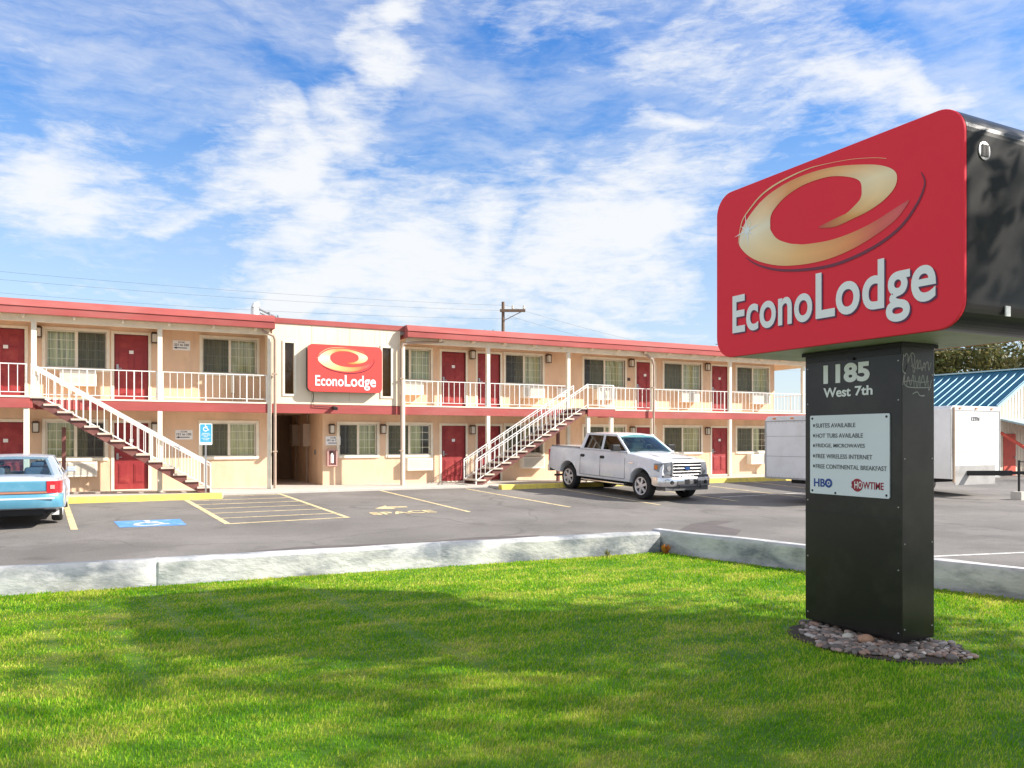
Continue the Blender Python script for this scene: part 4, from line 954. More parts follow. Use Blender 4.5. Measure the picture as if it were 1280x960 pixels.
# ------------------------------------------------------------------ grass
def grass():
    N=900000
    x=rng.uniform(-13.5,9.3,N*2); y=rng.uniform(-.9,10.4,N*2)
    A=CAM_AZ; d=x*math.sin(A)+y*math.cos(A); r=x*math.cos(A)-y*math.sin(A)
    dist=np.sqrt(x*x+y*y)
    vis=(d>2.8)&(np.abs(r/np.maximum(d,.1))<.72)
    dens=np.where(vis,np.clip(4.6/np.maximum(d,3),.30,1)**1.5,.05)
    # left wall line and right wall line
    yl=np.where(x<-.89,9.68+(-.89-x)*.0625,9.68-(x+.89)*.064)-.03
    xr=8.19-(y-4.78)*np.where(y>4.78,.253,.2525)-.03
    u=(x-5.41);v=(y-4.31); a1=(u*.2-v*.98)/.69; a2=(u*.98+v*.2)/.48
    bed=((a1*a1+a2*a2)<1.0+.22*np.sin(x*17+y*9)*np.sin(y*13))&(rng.random(N*2)<.93)
    ok=(rng.random(N*2)<dens*.8)&(y<yl)&(x<xr)&(~bed)
    x=x[ok];y=y[ok];d=d[ok]; n=len(x)
    h=rng.uniform(.012,.028,n)*np.where(rng.random(n)<.04,1.5,1)*(1+.25*np.sin(x*1.7+y*.9)*np.sin(y*2.1-x*.6)); w=.0022*np.clip(d/4,1,3.5)*rng.uniform(.8,1.3,n)
    # mower tracks: pressed-down grass
    def track(p,q):
        p=np.array(p);q=np.array(q);e=(q-p)/np.linalg.norm(q-p); s=(x-p[0])*e[0]+(y-p[1])*e[1]; t=np.abs(-(x-p[0])*e[1]+(y-p[1])*e[0]+.02*np.sin(s*5))
        return (rng.random(len(s))<np.exp(-(t/.075)**2))&(s+.3*rng.random(len(s))>0)&(s<np.linalg.norm(q-p)*(.8+.2*rng.random(len(s))))
    tr=track((-.03,8.9),(.36,5.3))|track((.96,9.2),(1.28,6.7))|track((.48,8.97),(.75,6.3))|track((-.4,8.02),(-.2,5.6))|track((2.0,8.9),(2.5,4.4))
    ok2=~(tr&(rng.random(n)<.6)); h=np.where(tr,h*.6,h); x=x[ok2];y=y[ok2];d=d[ok2];h=h[ok2];w=w[ok2];n=len(x)
    a=rng.uniform(0,2*np.pi,n); lean=rng.uniform(.1,.9,n); la=rng.normal(0,1.2,n)+1.2*np.sin(x*1.1+.4*y)
    bx=np.cos(a)*w;by=np.sin(a)*w
    v=np.empty((n*5,3),np.float32)
    tx=np.cos(la)*lean*h;ty=np.sin(la)*lean*h
    v[0::5]=np.c_[x-bx,y-by,np.full(n,-.002)];v[1::5]=np.c_[x+bx,y+by,np.full(n,-.002)]
    v[2::5]=np.c_[x+bx*.8+tx*.4,y+by*.8+ty*.4,h*.6];v[3::5]=np.c_[x-bx*.8+tx*.4,y-by*.8+ty*.4,h*.6]
    v[4::5]=np.c_[x+tx,y+ty,h*np.sqrt(np.maximum(1-.35*lean,.2))]
    me=bpy.data.meshes.new('grass'); me.vertices.add(n*5); me.vertices.foreach_set('co',v.ravel())
    base=np.arange(n)*5
    loops=np.stack([base,base+1,base+2,base+3,base+3,base+2,base+4],1).astype(np.int32).ravel()
    me.loops.add(n*7); me.loops.foreach_set('vertex_index',loops)
    st=np.empty(n*2,np.int32); st[0::2]=np.arange(n)*7; st[1::2]=np.arange(n)*7+4
    me.polygons.add(n*2); me.polygons.foreach_set('loop_start',st)
    me.update(calc_edges=True); me.validate()
    me.materials.append(m_grass); o=bpy.data.objects.new('grass',me); COL.objects.link(o); tag(o,'short mown green lawn grass in front of the low wall','grass',kind='stuff')
    print('blades',n)
grass()

# ------------------------------------------------------------------ trees
def tree_parts(seed,H,R0,nleaf,ls,trunk_h,flat=.8):
    r=np.random.default_rng(seed); rr=random.Random(seed)
    g=MB(); g.tube([(0,0,0),(.05,.02,trunk_h*.5),(.0,.08,trunk_h),(.1,0,H*.8)],[.22,.17,.14,.04],10)
    tips=[]
    for k in range(11):
        a=k*2.4+rr.random(); z0=trunk_h*rr.uniform(.8,1.15)+ (H-trunk_h)*.45*rr.random(); L_=R0*rr.uniform(.6,.95); z1=min(z0+rr.uniform(.6,2.0),H-.5)
        p=[(0,0,z0),(math.cos(a)*L_*.5,math.sin(a)*L_*.5,(z0+z1)/2+.2),(math.cos(a)*L_,math.sin(a)*L_,z1)]
        g.tube(p,[.09,.06,.02],6); tips.append(p[-1]); tips.append(p[1])
        for s in range(3):
            q=Vector(p[1]).lerp(Vector(p[2]),rr.random()); e=q+Vector((rr.uniform(-1,1),rr.uniform(-1,1),rr.uniform(0,.8)))*R0*.3; g.tube([q,e],[.03,.01],5); tips.append(tuple(e))
    cz=(trunk_h+H)/2; C=[]
    for t in tips: C.append(t)
    for k in range(30):
        d=r.normal(size=3); d/=np.linalg.norm(d); q=r.uniform(.45,1); C.append((d[0]*R0*q,d[1]*R0*q,cz+d[2]*(H-trunk_h)/2*q*flat+.3))
    C=np.array(C); idx=r.integers(0,len(C),nleaf); sg=r.uniform(.25,.55,len(C))*R0/3
    pos=C[idx]+r.normal(size=(nleaf,3))*sg[idx][:,None]*np.array([1,1,.75])
    nrm=r.normal(size=(nleaf,3)); nrm/=np.linalg.norm(nrm,axis=1)[:,None]; t=np.cross(nrm,r.normal(size=(nleaf,3))); t/=np.linalg.norm(t,axis=1)[:,None]; b=np.cross(nrm,t)
    s=ls*r.uniform(.6,1.3,nleaf)[:,None]
    v=np.empty((nleaf*4,3),np.float32); v[0::4]=pos-t*s; v[1::4]=pos-b*s*.5; v[2::4]=pos+t*s; v[3::4]=pos+b*s*.5
    me=bpy.data.meshes.new('crown'); me.vertices.add(nleaf*4); me.vertices.foreach_set('co',v.ravel()); me.loops.add(nleaf*4); me.loops.foreach_set('vertex_index',np.arange(nleaf*4,dtype=np.int32)); me.polygons.add(nleaf); me.polygons.foreach_set('loop_start',np.arange(nleaf,dtype=np.int32)*4); me.update(calc_edges=True)
    return g,me
def tree(x,y,z,seed,H,R0,nleaf,ls,trunk_h,mat,label,group):
    t=empty('broadleaf_tree',(x,y,z),0,label,'tree',group)
    g,me=tree_parts(seed,H,R0,nleaf,ls,trunk_h); g.build('trunk',m_bark,t,smooth=True)
    me.materials.append(mat); o=bpy.data.objects.new('crown',me); COL.objects.link(o); o.parent=t; return t
G1='shade trees along the street'
tree(10.3,-.6,-.1,21,7.2,3.0,3000,.10,2.5,m_leaf,'broad green shade tree on the planting strip nearest the big sign',G1)
tree(15.3,-4.9,-.2,22,16,3.6,5000,.12,6.5,m_leaf,'tall green shade tree at the far kerb of the street',G1)
tree(8.2,-6.5,-.2,23,8.0,3.0,2200,.11,3.2,m_leaf,'green shade tree beside the street behind the photographer',G1)
tree(18.5,-3.2,-.1,24,8.5,2.6,2500,.11,3.2,m_leaf,'green shade tree farther along the planting strip',G1)
G2='trees beyond the blue roofed building'
for i,(x,y,H,l,mt) in enumerate(((50,36,11.5,'olive green tree beyond the blue roof, next to the charcoal sign pole',m_leaf2),(54,31,11.0,'yellow-green leafy tree beyond the ridge of the blue roof',m_leaf2),(56,24,12.0,'green tree beyond the pole at the right edge',m_leaf2),(53,41,10,'green tree half hidden behind the charcoal sign pole',m_leaf))):
    tree(x,y,-.3,40+i,H,4.2,9000,.17,2.5,mt,l,G2)

# ------------------------------------------------------------------ vehicles
def mesh_apply(o,cut_boxes):
    """boolean-subtract cutters from o and bake"""
    for c in cut_boxes:
        m=o.modifiers.new('cut','BOOLEAN'); m.operation='DIFFERENCE'; m.object=c; m.solver='EXACT'
        try: m.material_mode='TRANSFER'
        except Exception: pass
    bpy.context.view_layer.update()
    me=bpy.data.meshes.new_from_object(o.evaluated_get(bpy.context.evaluated_depsgraph_get()))
    o.modifiers.clear(); o.data=me
    for c in cut_boxes: bpy.data.objects.remove(c)
    me.polygons.foreach_set('use_smooth',[True]*len(me.polygons)); me.set_sharp_from_angle(angle=R(42))
def interp(tab,x):
    if x<=tab[0][0]: return tab[0][1]
    for (a,p),(b,q) in zip(tab,tab[1:]):
        if x<=b: f=(x-a)/(b-a); f=f*f*(3-2*f); return p+(q-p)*f
    return tab[-1][1]
def body(name,mat,parent,xs,ztop,zbot,wid,shoulder,arches,ar,cav=None,crown=.03,tum=.05,lev=(.72,.95,1.12)):
    """lofted body; the sills rise over the wheels as round arches"""
    X=set(xs)
    for ax,az in arches:
        for k in range(25):
            X.add(round(ax+ar*math.cos(PI*k/24),4))
        X.add(ax-ar-.004); X.add(ax+ar+.004)
    x=min(xs)
    while x<max(xs): X.add(round(x,3)); x+=.12
    X=sorted(X); X=[x for q,x in enumerate(X) if q==0 or x-X[q-1]>.0015]
    g=MB(); secs=[]
    for x in X:
        zt=interp(ztop,x); zb=interp(zbot,x); w=interp(wid,x); lip=0
        for ax,az in arches:
            if abs(x-ax)<ar: zb=max(zb,az+math.sqrt(ar*ar-(x-ax)**2))
            q=abs(x-ax)-ar
            if q<.10: lip=max(lip,.014*(1-max(q,0)/.10))
        zs=[zb,zb+.02]
        for l_ in lev: zs.append(max(l_*(zt/1.36 if zt<1.3 else 1),zs[-1]+.012))
        zs=[min(z,zt-.06+.003*q) for q,z in enumerate(zs)]
        half=[(-w*.86,zs[0]),(-w*.975-lip,zs[1]),(-w*.997-lip,zs[2]),(-w,zs[3]),(-w*.992,zs[4]),(-w*(1-tum),zt-.035),(-w*(1-tum)+.05,zt-.005),(-w*.55,zt+crown*.7),(0,zt+crown)]
        full=half+[(-a,b) for a,b in half[-2::-1]]
        secs.append([(x,a,b) for a,b in full])
    g.loft(secs); o=g.build(name,[mat,m_dark],parent)
    if cav:
        c=MB(); c.box(*cav); co=c.build('cutter',[mat,m_dark]); mesh_apply(o,[co])
    else:
        o.data.polygons.foreach_set('use_smooth',[True]*len(o.data.polygons)); o.data.set_sharp_from_angle(angle=R(42))
    # dark inner wheel wells
    for ax,az in arches:
        g=MB(); wi=max(p[1] for p in wid)-.30; g.box(ax-ar-.02,ax+ar+.02,-wi,wi,az-.12,az+ar+.005); g.build('wheel_well',m_dark,parent)
    return o
def wheel(parent,x,y,r,w,side,spokes=6,cap=None):
    """side=-1: outer face towards -y"""
    t=MB(); t.lathe([(-w/2,r*.66),(-w/2,r*.90),(-w/2+.03,r*.985),(-.03,r),(.03,r),(w/2-.03,r*.985),(w/2,r*.90),(w/2,r*.66),(w/2-.1,r*.64),(-w/2+.1,r*.64),(-w/2,r*.66)],(0,0,0),'y',32,cap=False)
    ty=t.build('wheel',m_rubber,parent,smooth=True,angle=40); ty.location=(x,y,r)
    g=MB(); g.lathe([(side*(w/2-.10),r*.62),(side*(w/2-.10),.0005)],(0,0,0),'y',28); g.build('brake_disc',m_dark,ty)
    g=MB(); 
    n=32
    g.lathe([(side*(w/2-.012),r*.57),(side*(w/2+.004),r*.60),(side*(w/2+.004),r*.665),(side*(w/2-.03),r*.675),(side*(w/2-.14),r*.60),(side*(w/2-.14),r*.57),(side*(w/2-.012),r*.57)],(0,0,0),'y',n,cap=False)
    for k in range(spokes):
        a=2*PI*k/spokes+.3; ca,sa=math.cos(a),math.sin(a)
        g.bar((ca*r*.10,side*(w/2-.015),sa*r*.10),(ca*r*.585,side*(w/2-.025),sa*r*.585),r*.19,.03,up=(0,1,0))
    g.lathe([(side*(w/2-.04),r*.17),(side*(w/2+.002),r*.15),(side*(w/2+.006),.001)],(0,0,0),'y',16)
    g.build('rim',m_rim,ty,smooth=True,angle=40); return ty
def quadpanel(name,pts,mat,parent,bulge=0,t=.006,n=8):
    """pts: 4 corners (a,b,c,d) in order; grid surface with outward bulge"""
    a,b,c,d=[Vector(p) for p in pts]; nr=(b-a).cross(d-a).normalized(); g=MB(); vs=[]
    for layer in (0,1):
        for i in range(n+1):
            for j in range(n+1):
                u=i/n;v=j/n; p=a.lerp(b,u).lerp(d.lerp(c,u),v)+nr*(bulge*4*u*(1-u)*(.6+.4*4*v*(1-v))+ (t if layer else 0)); vs.append(p)
    m=(n+1)*(n+1);fs=[]
    for i in range(n):
        for j in range(n):
            q=i*(n+1)+j; fs.append((q,q+1,q+n+2,q+n+1)); fs.append((m+q,m+q+n+1,m+q+n+2,m+q+1))
    g.add(vs,fs); return g.build(name,mat,parent,smooth=True,angle=60)
def seats(parent,xs,zb,mat,yy=(-.42,.42),hr=.62):
    for x in xs:
        for y in yy:
            g=MB(); g.box(x-.12,x+.05,y-.24,y+.24,zb-.3,zb+hr*.42); g.box(x-.08,x+.02,y-.13,y+.13,zb+hr*.44,zb+hr*.72)
            g.build('seat',mat,parent,bevel=.05,seg=3)
m_wind=glassmat('tinted_windscreen',(.70,.86,.84),.0,.02)
m_tint=glassmat('dark_car_glass',(.12,.12,.13),.06,.02)

# --- silver pickup
TK=empty('pickup_truck',(15.14,21.55,gz(21.55)+.0),R(-90-2),'silver crew cab pickup truck parked nose out before the right stairs','pickup truck')
TK.rotation_euler=(0,0,R(-85.5))
TK.rotation_euler.rotate_axis('Y',R(2.1))
xs=[-2.93,-2.86,-2.6,-2.2,-1.73,-1.3,-1.08,-.6,0,.5,1.0,1.3,1.6,1.95,2.3,2.55,2.72,2.80]
bd_=body('body',m_silver,TK,xs,
 [(-2.93,1.36),(-2.86,1.40),(1.05,1.385),(1.35,1.36),(2.3,1.27),(2.72,1.20),(2.80,1.12)],
 [(-2.93,.62),(-2.2,.52),(-1.2,.46),(2.3,.46),(2.80,.62)],
 [(-2.93,.955),(-2.7,.985),(-1.0,.99),(1.3,.99),(2.2,.985),(2.6,.955),(2.80,.90)],0,[(-1.73,.42),(1.95,.42)],.50,cav=(-2.82,-1.16,-.76,.76,.86,2.0),crown=.035,tum=.055)
# hood power bulge
g=MB(); g.loft([[(x,-w,z),(x,-w*.8,z+.022),(x,w*.8,z+.022),(x,w,z)] for x,w,z in ((1.3,.55,1.385),(1.8,.55,1.345),(2.3,.52,1.295),(2.68,.48,1.235))],closed=False); g.build('hood_bulge',m_silver,TK,smooth=True,angle=20)
g=MB(); g.box(-2.84,-1.13,-.9,-.84,1.405,1.43); g.box(-2.84,-1.13,.84,.9,1.405,1.43); g.box(-2.9,-2.84,-.86,.86,1.385,1.42); g.build('bed_rail_cap',m_grey,TK,bevel=.008)
# cab
def pill(a,b,w=.09,t=.05,name='pillar',mat=None):
    g=MB(); g.bar(a,b,w,t,up=(0,1,.2)); return g
for s in (-1,1):
    g=MB()
    g.bar((1.28,s*.885,1.36),(.50,s*.70,1.87),.06,.085,up=(0,s,.4))
    g.bar((.02,s*.925,1.38),(-.06,s*.735,1.88),.10,.035,up=(0,s,.4))
    g.bar((-1.06,s*.915,1.38),(-.98,s*.725,1.88),.16,.05,up=(0,s,.4))
    g.bar((.56,s*.705,1.865),(-1.02,s*.72,1.875),.08,.07,up=(0,0,1))
    g.bar((1.30,s*.93,1.385),(-1.12,s*.93,1.395),.06,.045,up=(0,0,1))
    g.build('cab_frame',m_silver,TK,bevel=.012)
    quadpanel('side_window',[(x_,s*y_,z_) for x_,y_,z_ in ((1.16,.908,1.40),(.03,.917,1.40),(-.02,.745,1.85),(.50,.735,1.85))][::(1 if s>0 else 1)],m_tint,TK,0)
    quadpanel('side_window',[(x_,s*y_,z_) for x_,y_,z_ in ((-.04,.917,1.40),(-.98,.907,1.40),(-.94,.745,1.85),(-.10,.745,1.85))],m_tint,TK,0)
g=MB(); secs=[]
for x,z,w in ((.62,1.855,.66),(.52,1.895,.70),(.2,1.915,.73),(-.5,1.92,.735),(-.9,1.905,.73),(-1.06,1.87,.70)):
    secs.append([(x,-w-.02,z-.05),(x,-w,z-.012),(x,-w*.6,z+.02),(x,0,z+.032),(x,w*.6,z+.02),(x,w,z-.012),(x,w+.02,z-.05),(x,w*.8,z-.045),(x,-w*.8,z-.045)])
g.loft(secs); g.build('roof',m_silver,TK,smooth=True,angle=40)
quadpanel('windscreen',[(1.30,-.84,1.375),(1.30,.84,1.375),(.57,.67,1.86),(.57,-.67,1.86)],m_wind,TK,.07)
quadpanel('rear_window',[(-1.07,.8,1.40),(-1.07,-.8,1.40),(-1.02,-.66,1.85),(-1.02,.66,1.85)],m_tint,TK,0)
g=MB(); g.box(-1.02,1.1,-.86,.86,1.405,1.43); g.box(.75,1.2,-.8,.8,1.40,1.44); g.build('interior',m_dark,TK,bevel=.01)
seats(TK,(-.75,.15),1.42,m_seatl,hr=.5)
g=MB(); g.tube([(.62+.1*math.cos(a),.42+.17*math.sin(a),1.46+.12*math.cos(a)) for a in [2*PI*k/16 for k in range(17)]],.014,6,cap=False); g.build('steering_wheel',m_grey,TK)
g=MB(); g.bar((1.36,-.1,1.40),(1.12,.5,1.47),.02,.012); g.bar((1.36,-.7,1.40),(1.12,-.15,1.47),.02,.012); g.build('wiper',m_black,TK)
# door seams, handles, mirrors
for s in (-1,1):
    g=MB()
    for x in (1.22,.0,-1.05):
        g.bar((x,s*.9925,.56),(x,s*.986,1.20),.010,.006,up=(0,1,0))
    g.bar((1.22,s*.991,.56),(-1.05,s*.991,.56),.006,.010)
    g.build('door_seam',m_dark,TK)
for s in (-1,1):
    for x in (.10,-.93):
        g=MB(); g.box(x-.10,x+.10,s*.985-.02,s*.985+.035,1.14,1.185); g.build('door_handle',m_black,TK,bevel=.01)
        g=MB(); g.box(x-.085,x+.085,s*.985-.012,s*.985+.012,1.12,1.21); g.build('handle_recess',m_black,TK,bevel=.01)
    g=MB(); g.box(.86,1.00,s*1.0-.02 if s>0 else -1.28,1.28 if s>0 else -.98,1.40,1.60); g.bar((.98,s*.92,1.43),(.95,s*1.05,1.47),.06,.07)
    g.build('wing_mirror',m_black,TK,bevel=.035,seg=3)
    g=MB(); g.box(-1.05,1.15,s*.86-.09,s*.86+.09,.36,.41) ; g.build('running_board',m_chrome,TK,bevel=.015)
    g=MB(); g.box(1.42,1.62,s*.99-.006,s*.99+.006,1.05,1.08); g.build('badge',m_chrome,TK)
    g=MB(); g.box(-2.925,-2.86,s*.93-.045,s*.93+.045,.88,1.28); g.build('tail_light',m_tail,TK,bevel=.02)
for x in (-1.73,1.95):
    for s in (-1,1): wheel(TK,x,s*.825,.405,.27,s,6)
# front end
g=MB(); g.box(2.74,2.86,-.60,.60,.78,1.17); g.build('grille_housing',m_chrome,TK,bevel=.04,seg=3)
g=MB()
for z in (.83,.925,1.02,1.105): g.box(2.858,2.872,-.53,.53,z-.030,z+.036)
g.build('grille_opening',m_black,TK,bevel=.006)
g=MB()
for z in (.88,.975,1.07): g.box(2.86,2.890,-.57,.57,z-.017,z+.010)
g.box(2.86,2.90,-.60,-.55,.78,1.17); g.box(2.86,2.90,.55,.60,.78,1.17); g.box(2.86,2.895,-.57,.57,1.135,1.17); g.box(2.86,2.895,-.57,.57,.775,.805)
g.build('grille_bar',m_chrome,TK,bevel=.01)
g=MB(); g.lathe([(0,.10),(.015,.095),(.02,.001)],(0,0,0),'x',24); o=g.build('badge',M('badge_blue',(.02,.07,.22),.3),TK,smooth=True); o.location=(2.892,0,.975); o.scale=(1,1.1,.5)
for s in (-1,1):
    g=MB(); g.loft([[(x,s*y,z0),(x,s*y,z1)] for x,y,z0,z1 in ((2.87,.60,.80,1.16),(2.85,.72,.80,1.155),(2.80,.84,.82,1.14),(2.70,.93,.86,1.12),(2.52,.972,.93,1.10))],closed=False)
    g.loft([[(x-.05,s*(y-.03),z0),(x-.05,s*(y-.03),z1)] for x,y,z0,z1 in ((2.87,.60,.80,1.16),(2.85,.72,.80,1.155),(2.80,.84,.82,1.14),(2.70,.93,.86,1.12),(2.52,.972,.93,1.10))],closed=False)
    g.build('headlight',m_clear,TK,smooth=True,angle=60)
    g=MB(); g.bar((2.56,s*.983,1.015),(2.66,s*.958,1.0),.012,.12,up=(0,0,1)); g.build('side_marker',m_amber,TK)
    g=MB(); g.lathe([(0,.075),(.012,.07),(.012,.001)],(2.862,s*.70,.98),'x',18); g.build('headlight_bulb',m_chrome,TK,smooth=True)
    g=MB(); g.lathe([(0,.06),(.012,.055),(.008,.001)],(2.985,s*.66,.575),'x',18); g.build('fog_light',m_black,TK)
    g=MB(); g.tube([(2.98,s*.42,.50),(3.03,s*.42,.48),(3.03,s*.42,.42),(2.97,s*.42,.41)],.016,6); g.build('tow_hook',m_black,TK)
g=MB(); g.loft([[(x-.14,y,.50),(x-.02,y,.46),(x,y,.54),(x,y,.66),(x-.03,y,.715),(x-.16,y,.72)] for x,y in ((2.62,-1.0),(2.80,-.99),(2.93,-.88),(2.98,-.6),(2.99,0),(2.98,.6),(2.93,.88),(2.80,.99),(2.62,1.0))]); g.build('front_bumper',m_chrome,TK,smooth=True,angle=50)
g=MB(); g.box(2.60,2.975,-.48,.48,.49,.66); g.box(2.99,3.0,-.46,.46,.515,.62); g.box(2.5,2.90,-.85,.85,.33,.46); g.box(2.80,2.86,-.9,.9,.72,.78); g.build('lower_valance',m_grey,TK,bevel=.02)
g=MB(); g.box(3.001,3.012,-.17,-.0,.53,.66); g.box(3.001,3.03,.2,.3,.53,.66); g.build('plate_bracket',m_black,TK)
g=MB(); g.box(-3.05,-2.93,-.92,.92,.52,.74); g.build('rear_bumper',m_chrome,TK,bevel=.03)
g=MB(); g.box(-2.6,2.5,-.6,.6,.30,.47); g.tube([(-2.6,-.5,.4),(-3.02,-.62,.36)],.035,8); g.build('chassis',m_dark,TK)

# --- blue sedan
CR=empty('sedan_car',(-1.60,21.35,gz(21.0)+.0),R(90),'old blue sedan seen from behind, parked at the left edge','car')
xs=[-2.62,-2.56,-2.3,-1.9,-1.55,-1.1,-.6,0,.6,1.0,1.4,1.75,2.2,2.5,2.62]
bcar=body('body',m_lilac,CR,xs,[(-2.62,.86),(-2.56,.955),(-1.75,.985),(-.5,.95),(1.1,.95),(2.2,.84),(2.62,.70)],[(-2.62,.40),(-2.3,.30),(-1.2,.25),(2.3,.26),(2.62,.38)],[(-2.62,.88),(-2.45,.925),(-1.5,.945),(1.5,.94),(2.3,.90),(2.62,.82)],0,[(-1.55,.32),(1.5,.32)],.38,crown=.03,tum=.075,lev=(.50,.68,.82))
for s in (-1,1):
    g=MB(); g.bar((-1.80,s*.80,.96),(-1.28,s*.63,1.34),.07,.16,up=(0,s,.4)); g.bar((-.45,s*.865,.955),(-.5,s*.66,1.36),.10,.03,up=(0,s,.4)); g.bar((1.12,s*.83,.95),(.42,s*.63,1.35),.05,.06,up=(0,s,.4)); g.bar((.46,s*.64,1.35),(-1.34,s*.645,1.355),.07,.05)
    g.bar((1.15,s*.885,.955),(-1.8,s*.87,.965),.05,.03)
    g.build('cab_frame',m_lilac,CR,bevel=.012)
    quadpanel('side_window',[(x_,s*y_,z_) for x_,y_,z_ in ((1.05,.85,.965),(-.42,.86,.965),(-.47,.665,1.335),(.42,.655,1.335))],m_tint,CR,0)
    quadpanel('side_window',[(x_,s*y_,z_) for x_,y_,z_ in ((-.5,.86,.965),(-1.5,.83,.97),(-1.22,.665,1.335),(-.54,.665,1.335))],m_tint,CR,0)
g=MB(); secs=[]
for x,z,w in ((.50,1.335,.58),(.38,1.375,.63),(0,1.395,.66),(-.6,1.40,.665),(-1.15,1.385,.66),(-1.34,1.35,.62)):
    secs.append([(x,-w-.015,z-.04),(x,-w,z-.01),(x,-w*.6,z+.015),(x,0,z+.025),(x,w*.6,z+.015),(x,w,z-.01),(x,w+.015,z-.04),(x,w*.8,z-.03),(x,-w*.8,z-.03)])
g.loft(secs); g.build('roof',m_lilac,CR,smooth=True,angle=40)
quadpanel('rear_window',[(-1.86,.76,.985),(-1.86,-.76,.985),(-1.32,-.60,1.35),(-1.32,.60,1.35)],glassmat('rear_glass',(.8,.88,.9),.03,.02),CR,.06)
quadpanel('windscreen',[(1.16,-.78,.965),(1.16,.78,.965),(.46,.6,1.34),(.46,-.6,1.34)],glassmat('front_glass',(.85,.92,.92),.0,.02),CR,.06)
g=MB(); g.box(-1.75,1.0,-.82,.82,.985,.995); g.build('interior',m_seat,CR)
seats(CR,(-1.32,.0),.985,m_seat,hr=.38)
g=MB(); g.loft([[(x,-w,z0),(x,-w,z1),(x-.0,w,z1),(x,w,z0)] for x,w,z0,z1 in ((-2.585,.70,.70,.905),(-2.640,.70,.69,.90))]); g.build('trunk_panel',m_teal,CR,bevel=.02)
g=MB(); secs=[[(x,-w,zz) for zz in (interp([(-2.62,.86),(-2.56,.955),(-1.75,.985),(-.5,.95)],x)+.002,)]+[(x,-w*.5,interp([(-2.62,.86),(-2.56,.955),(-1.75,.985),(-.5,.95)],x)+.024),(x,0,interp([(-2.62,.86),(-2.56,.955),(-1.75,.985),(-.5,.95)],x)+.035),(x,w*.5,interp([(-2.62,.86),(-2.56,.955),(-1.75,.985),(-.5,.95)],x)+.024),(x,w,interp([(-2.62,.86),(-2.56,.955),(-1.75,.985),(-.5,.95)],x)+.002)] for x,w in ((-2.60,.72),(-2.52,.76),(-2.2,.77),(-1.9,.76))]
g.loft(secs,closed=False); g.build('trunk_lid',m_lilac,CR,smooth=True,angle=60)
for s in (-1,1):
    g=MB(); g.loft([[(x,s*y,.66),(x,s*y,.90),(x+.06,s*(y-.03),.90),(x+.06,s*(y-.03),.66)] for x,y in ((-2.655,.66),(-2.645,.80),(-2.60,.875),(-2.50,.915),(-2.40,.93))]); tl=g.build('tail_light',m_tail,CR,smooth=True,angle=50)
    g=MB(); g.box(-2.662,-2.650,s*.76-.04,s*.76+.04,.74,.82); g.build('reversing_lens',M('pink_lens',(.8,.35,.33),.2),tl)
    g=MB(); g.box(.98,1.10,s*1.0-.10,s*1.0+.10,.96,1.08); g.bar((1.03,s*.86,.98),(1.03,s*.95,1.0),.05,.05); g.build('wing_mirror',m_lilac,CR,bevel=.03,seg=3)
    g=MB(); g.box(-1.95,-1.93,s*.78-.07,s*.78+.07,.16,.28); g.build('mud_flap',m_trailer if s<0 else m_rubber,CR)
g=MB(); g.box(-2.665,-2.60,-.66,.66,.655,.69); g.build('trim_strip',M('faded_orange',(.45,.18,.10),.5),CR,bevel=.005)
g=MB(); g.loft([[(x+.25,y,.38),(x+.03,y,.37),(x,y,.44),(x-.008,y,.56),(x+.02,y,.64),(x+.2,y,.645)] for x,y in ((-2.42,-.955),(-2.60,-.94),(-2.70,-.85),(-2.74,-.5),(-2.75,0),(-2.74,.5),(-2.70,.85),(-2.60,.94),(-2.42,.955))]); g.build('rear_bumper',m_teal,CR,smooth=True,angle=50)
g=MB(); g.box(-2.758,-2.748,-.80,.80,.545,.575); g.build('bumper_strip',m_white,CR)
g=MB(); g.box(-2.4,2.3,-.6,.6,.2,.32); g.tube([(-2.3,.55,.25),(-2.68,.55,.24)],.03,10); g.build('chassis',m_dark,CR)
g=MB(); g.box(-2.3,-1.3,-.8,.8,.24,.32); g.build('underbody',m_dark,CR)
for x in (-1.55,1.5):
    for s in (-1,1): wheel(CR,x,s*.80,.325,.20,s,9)

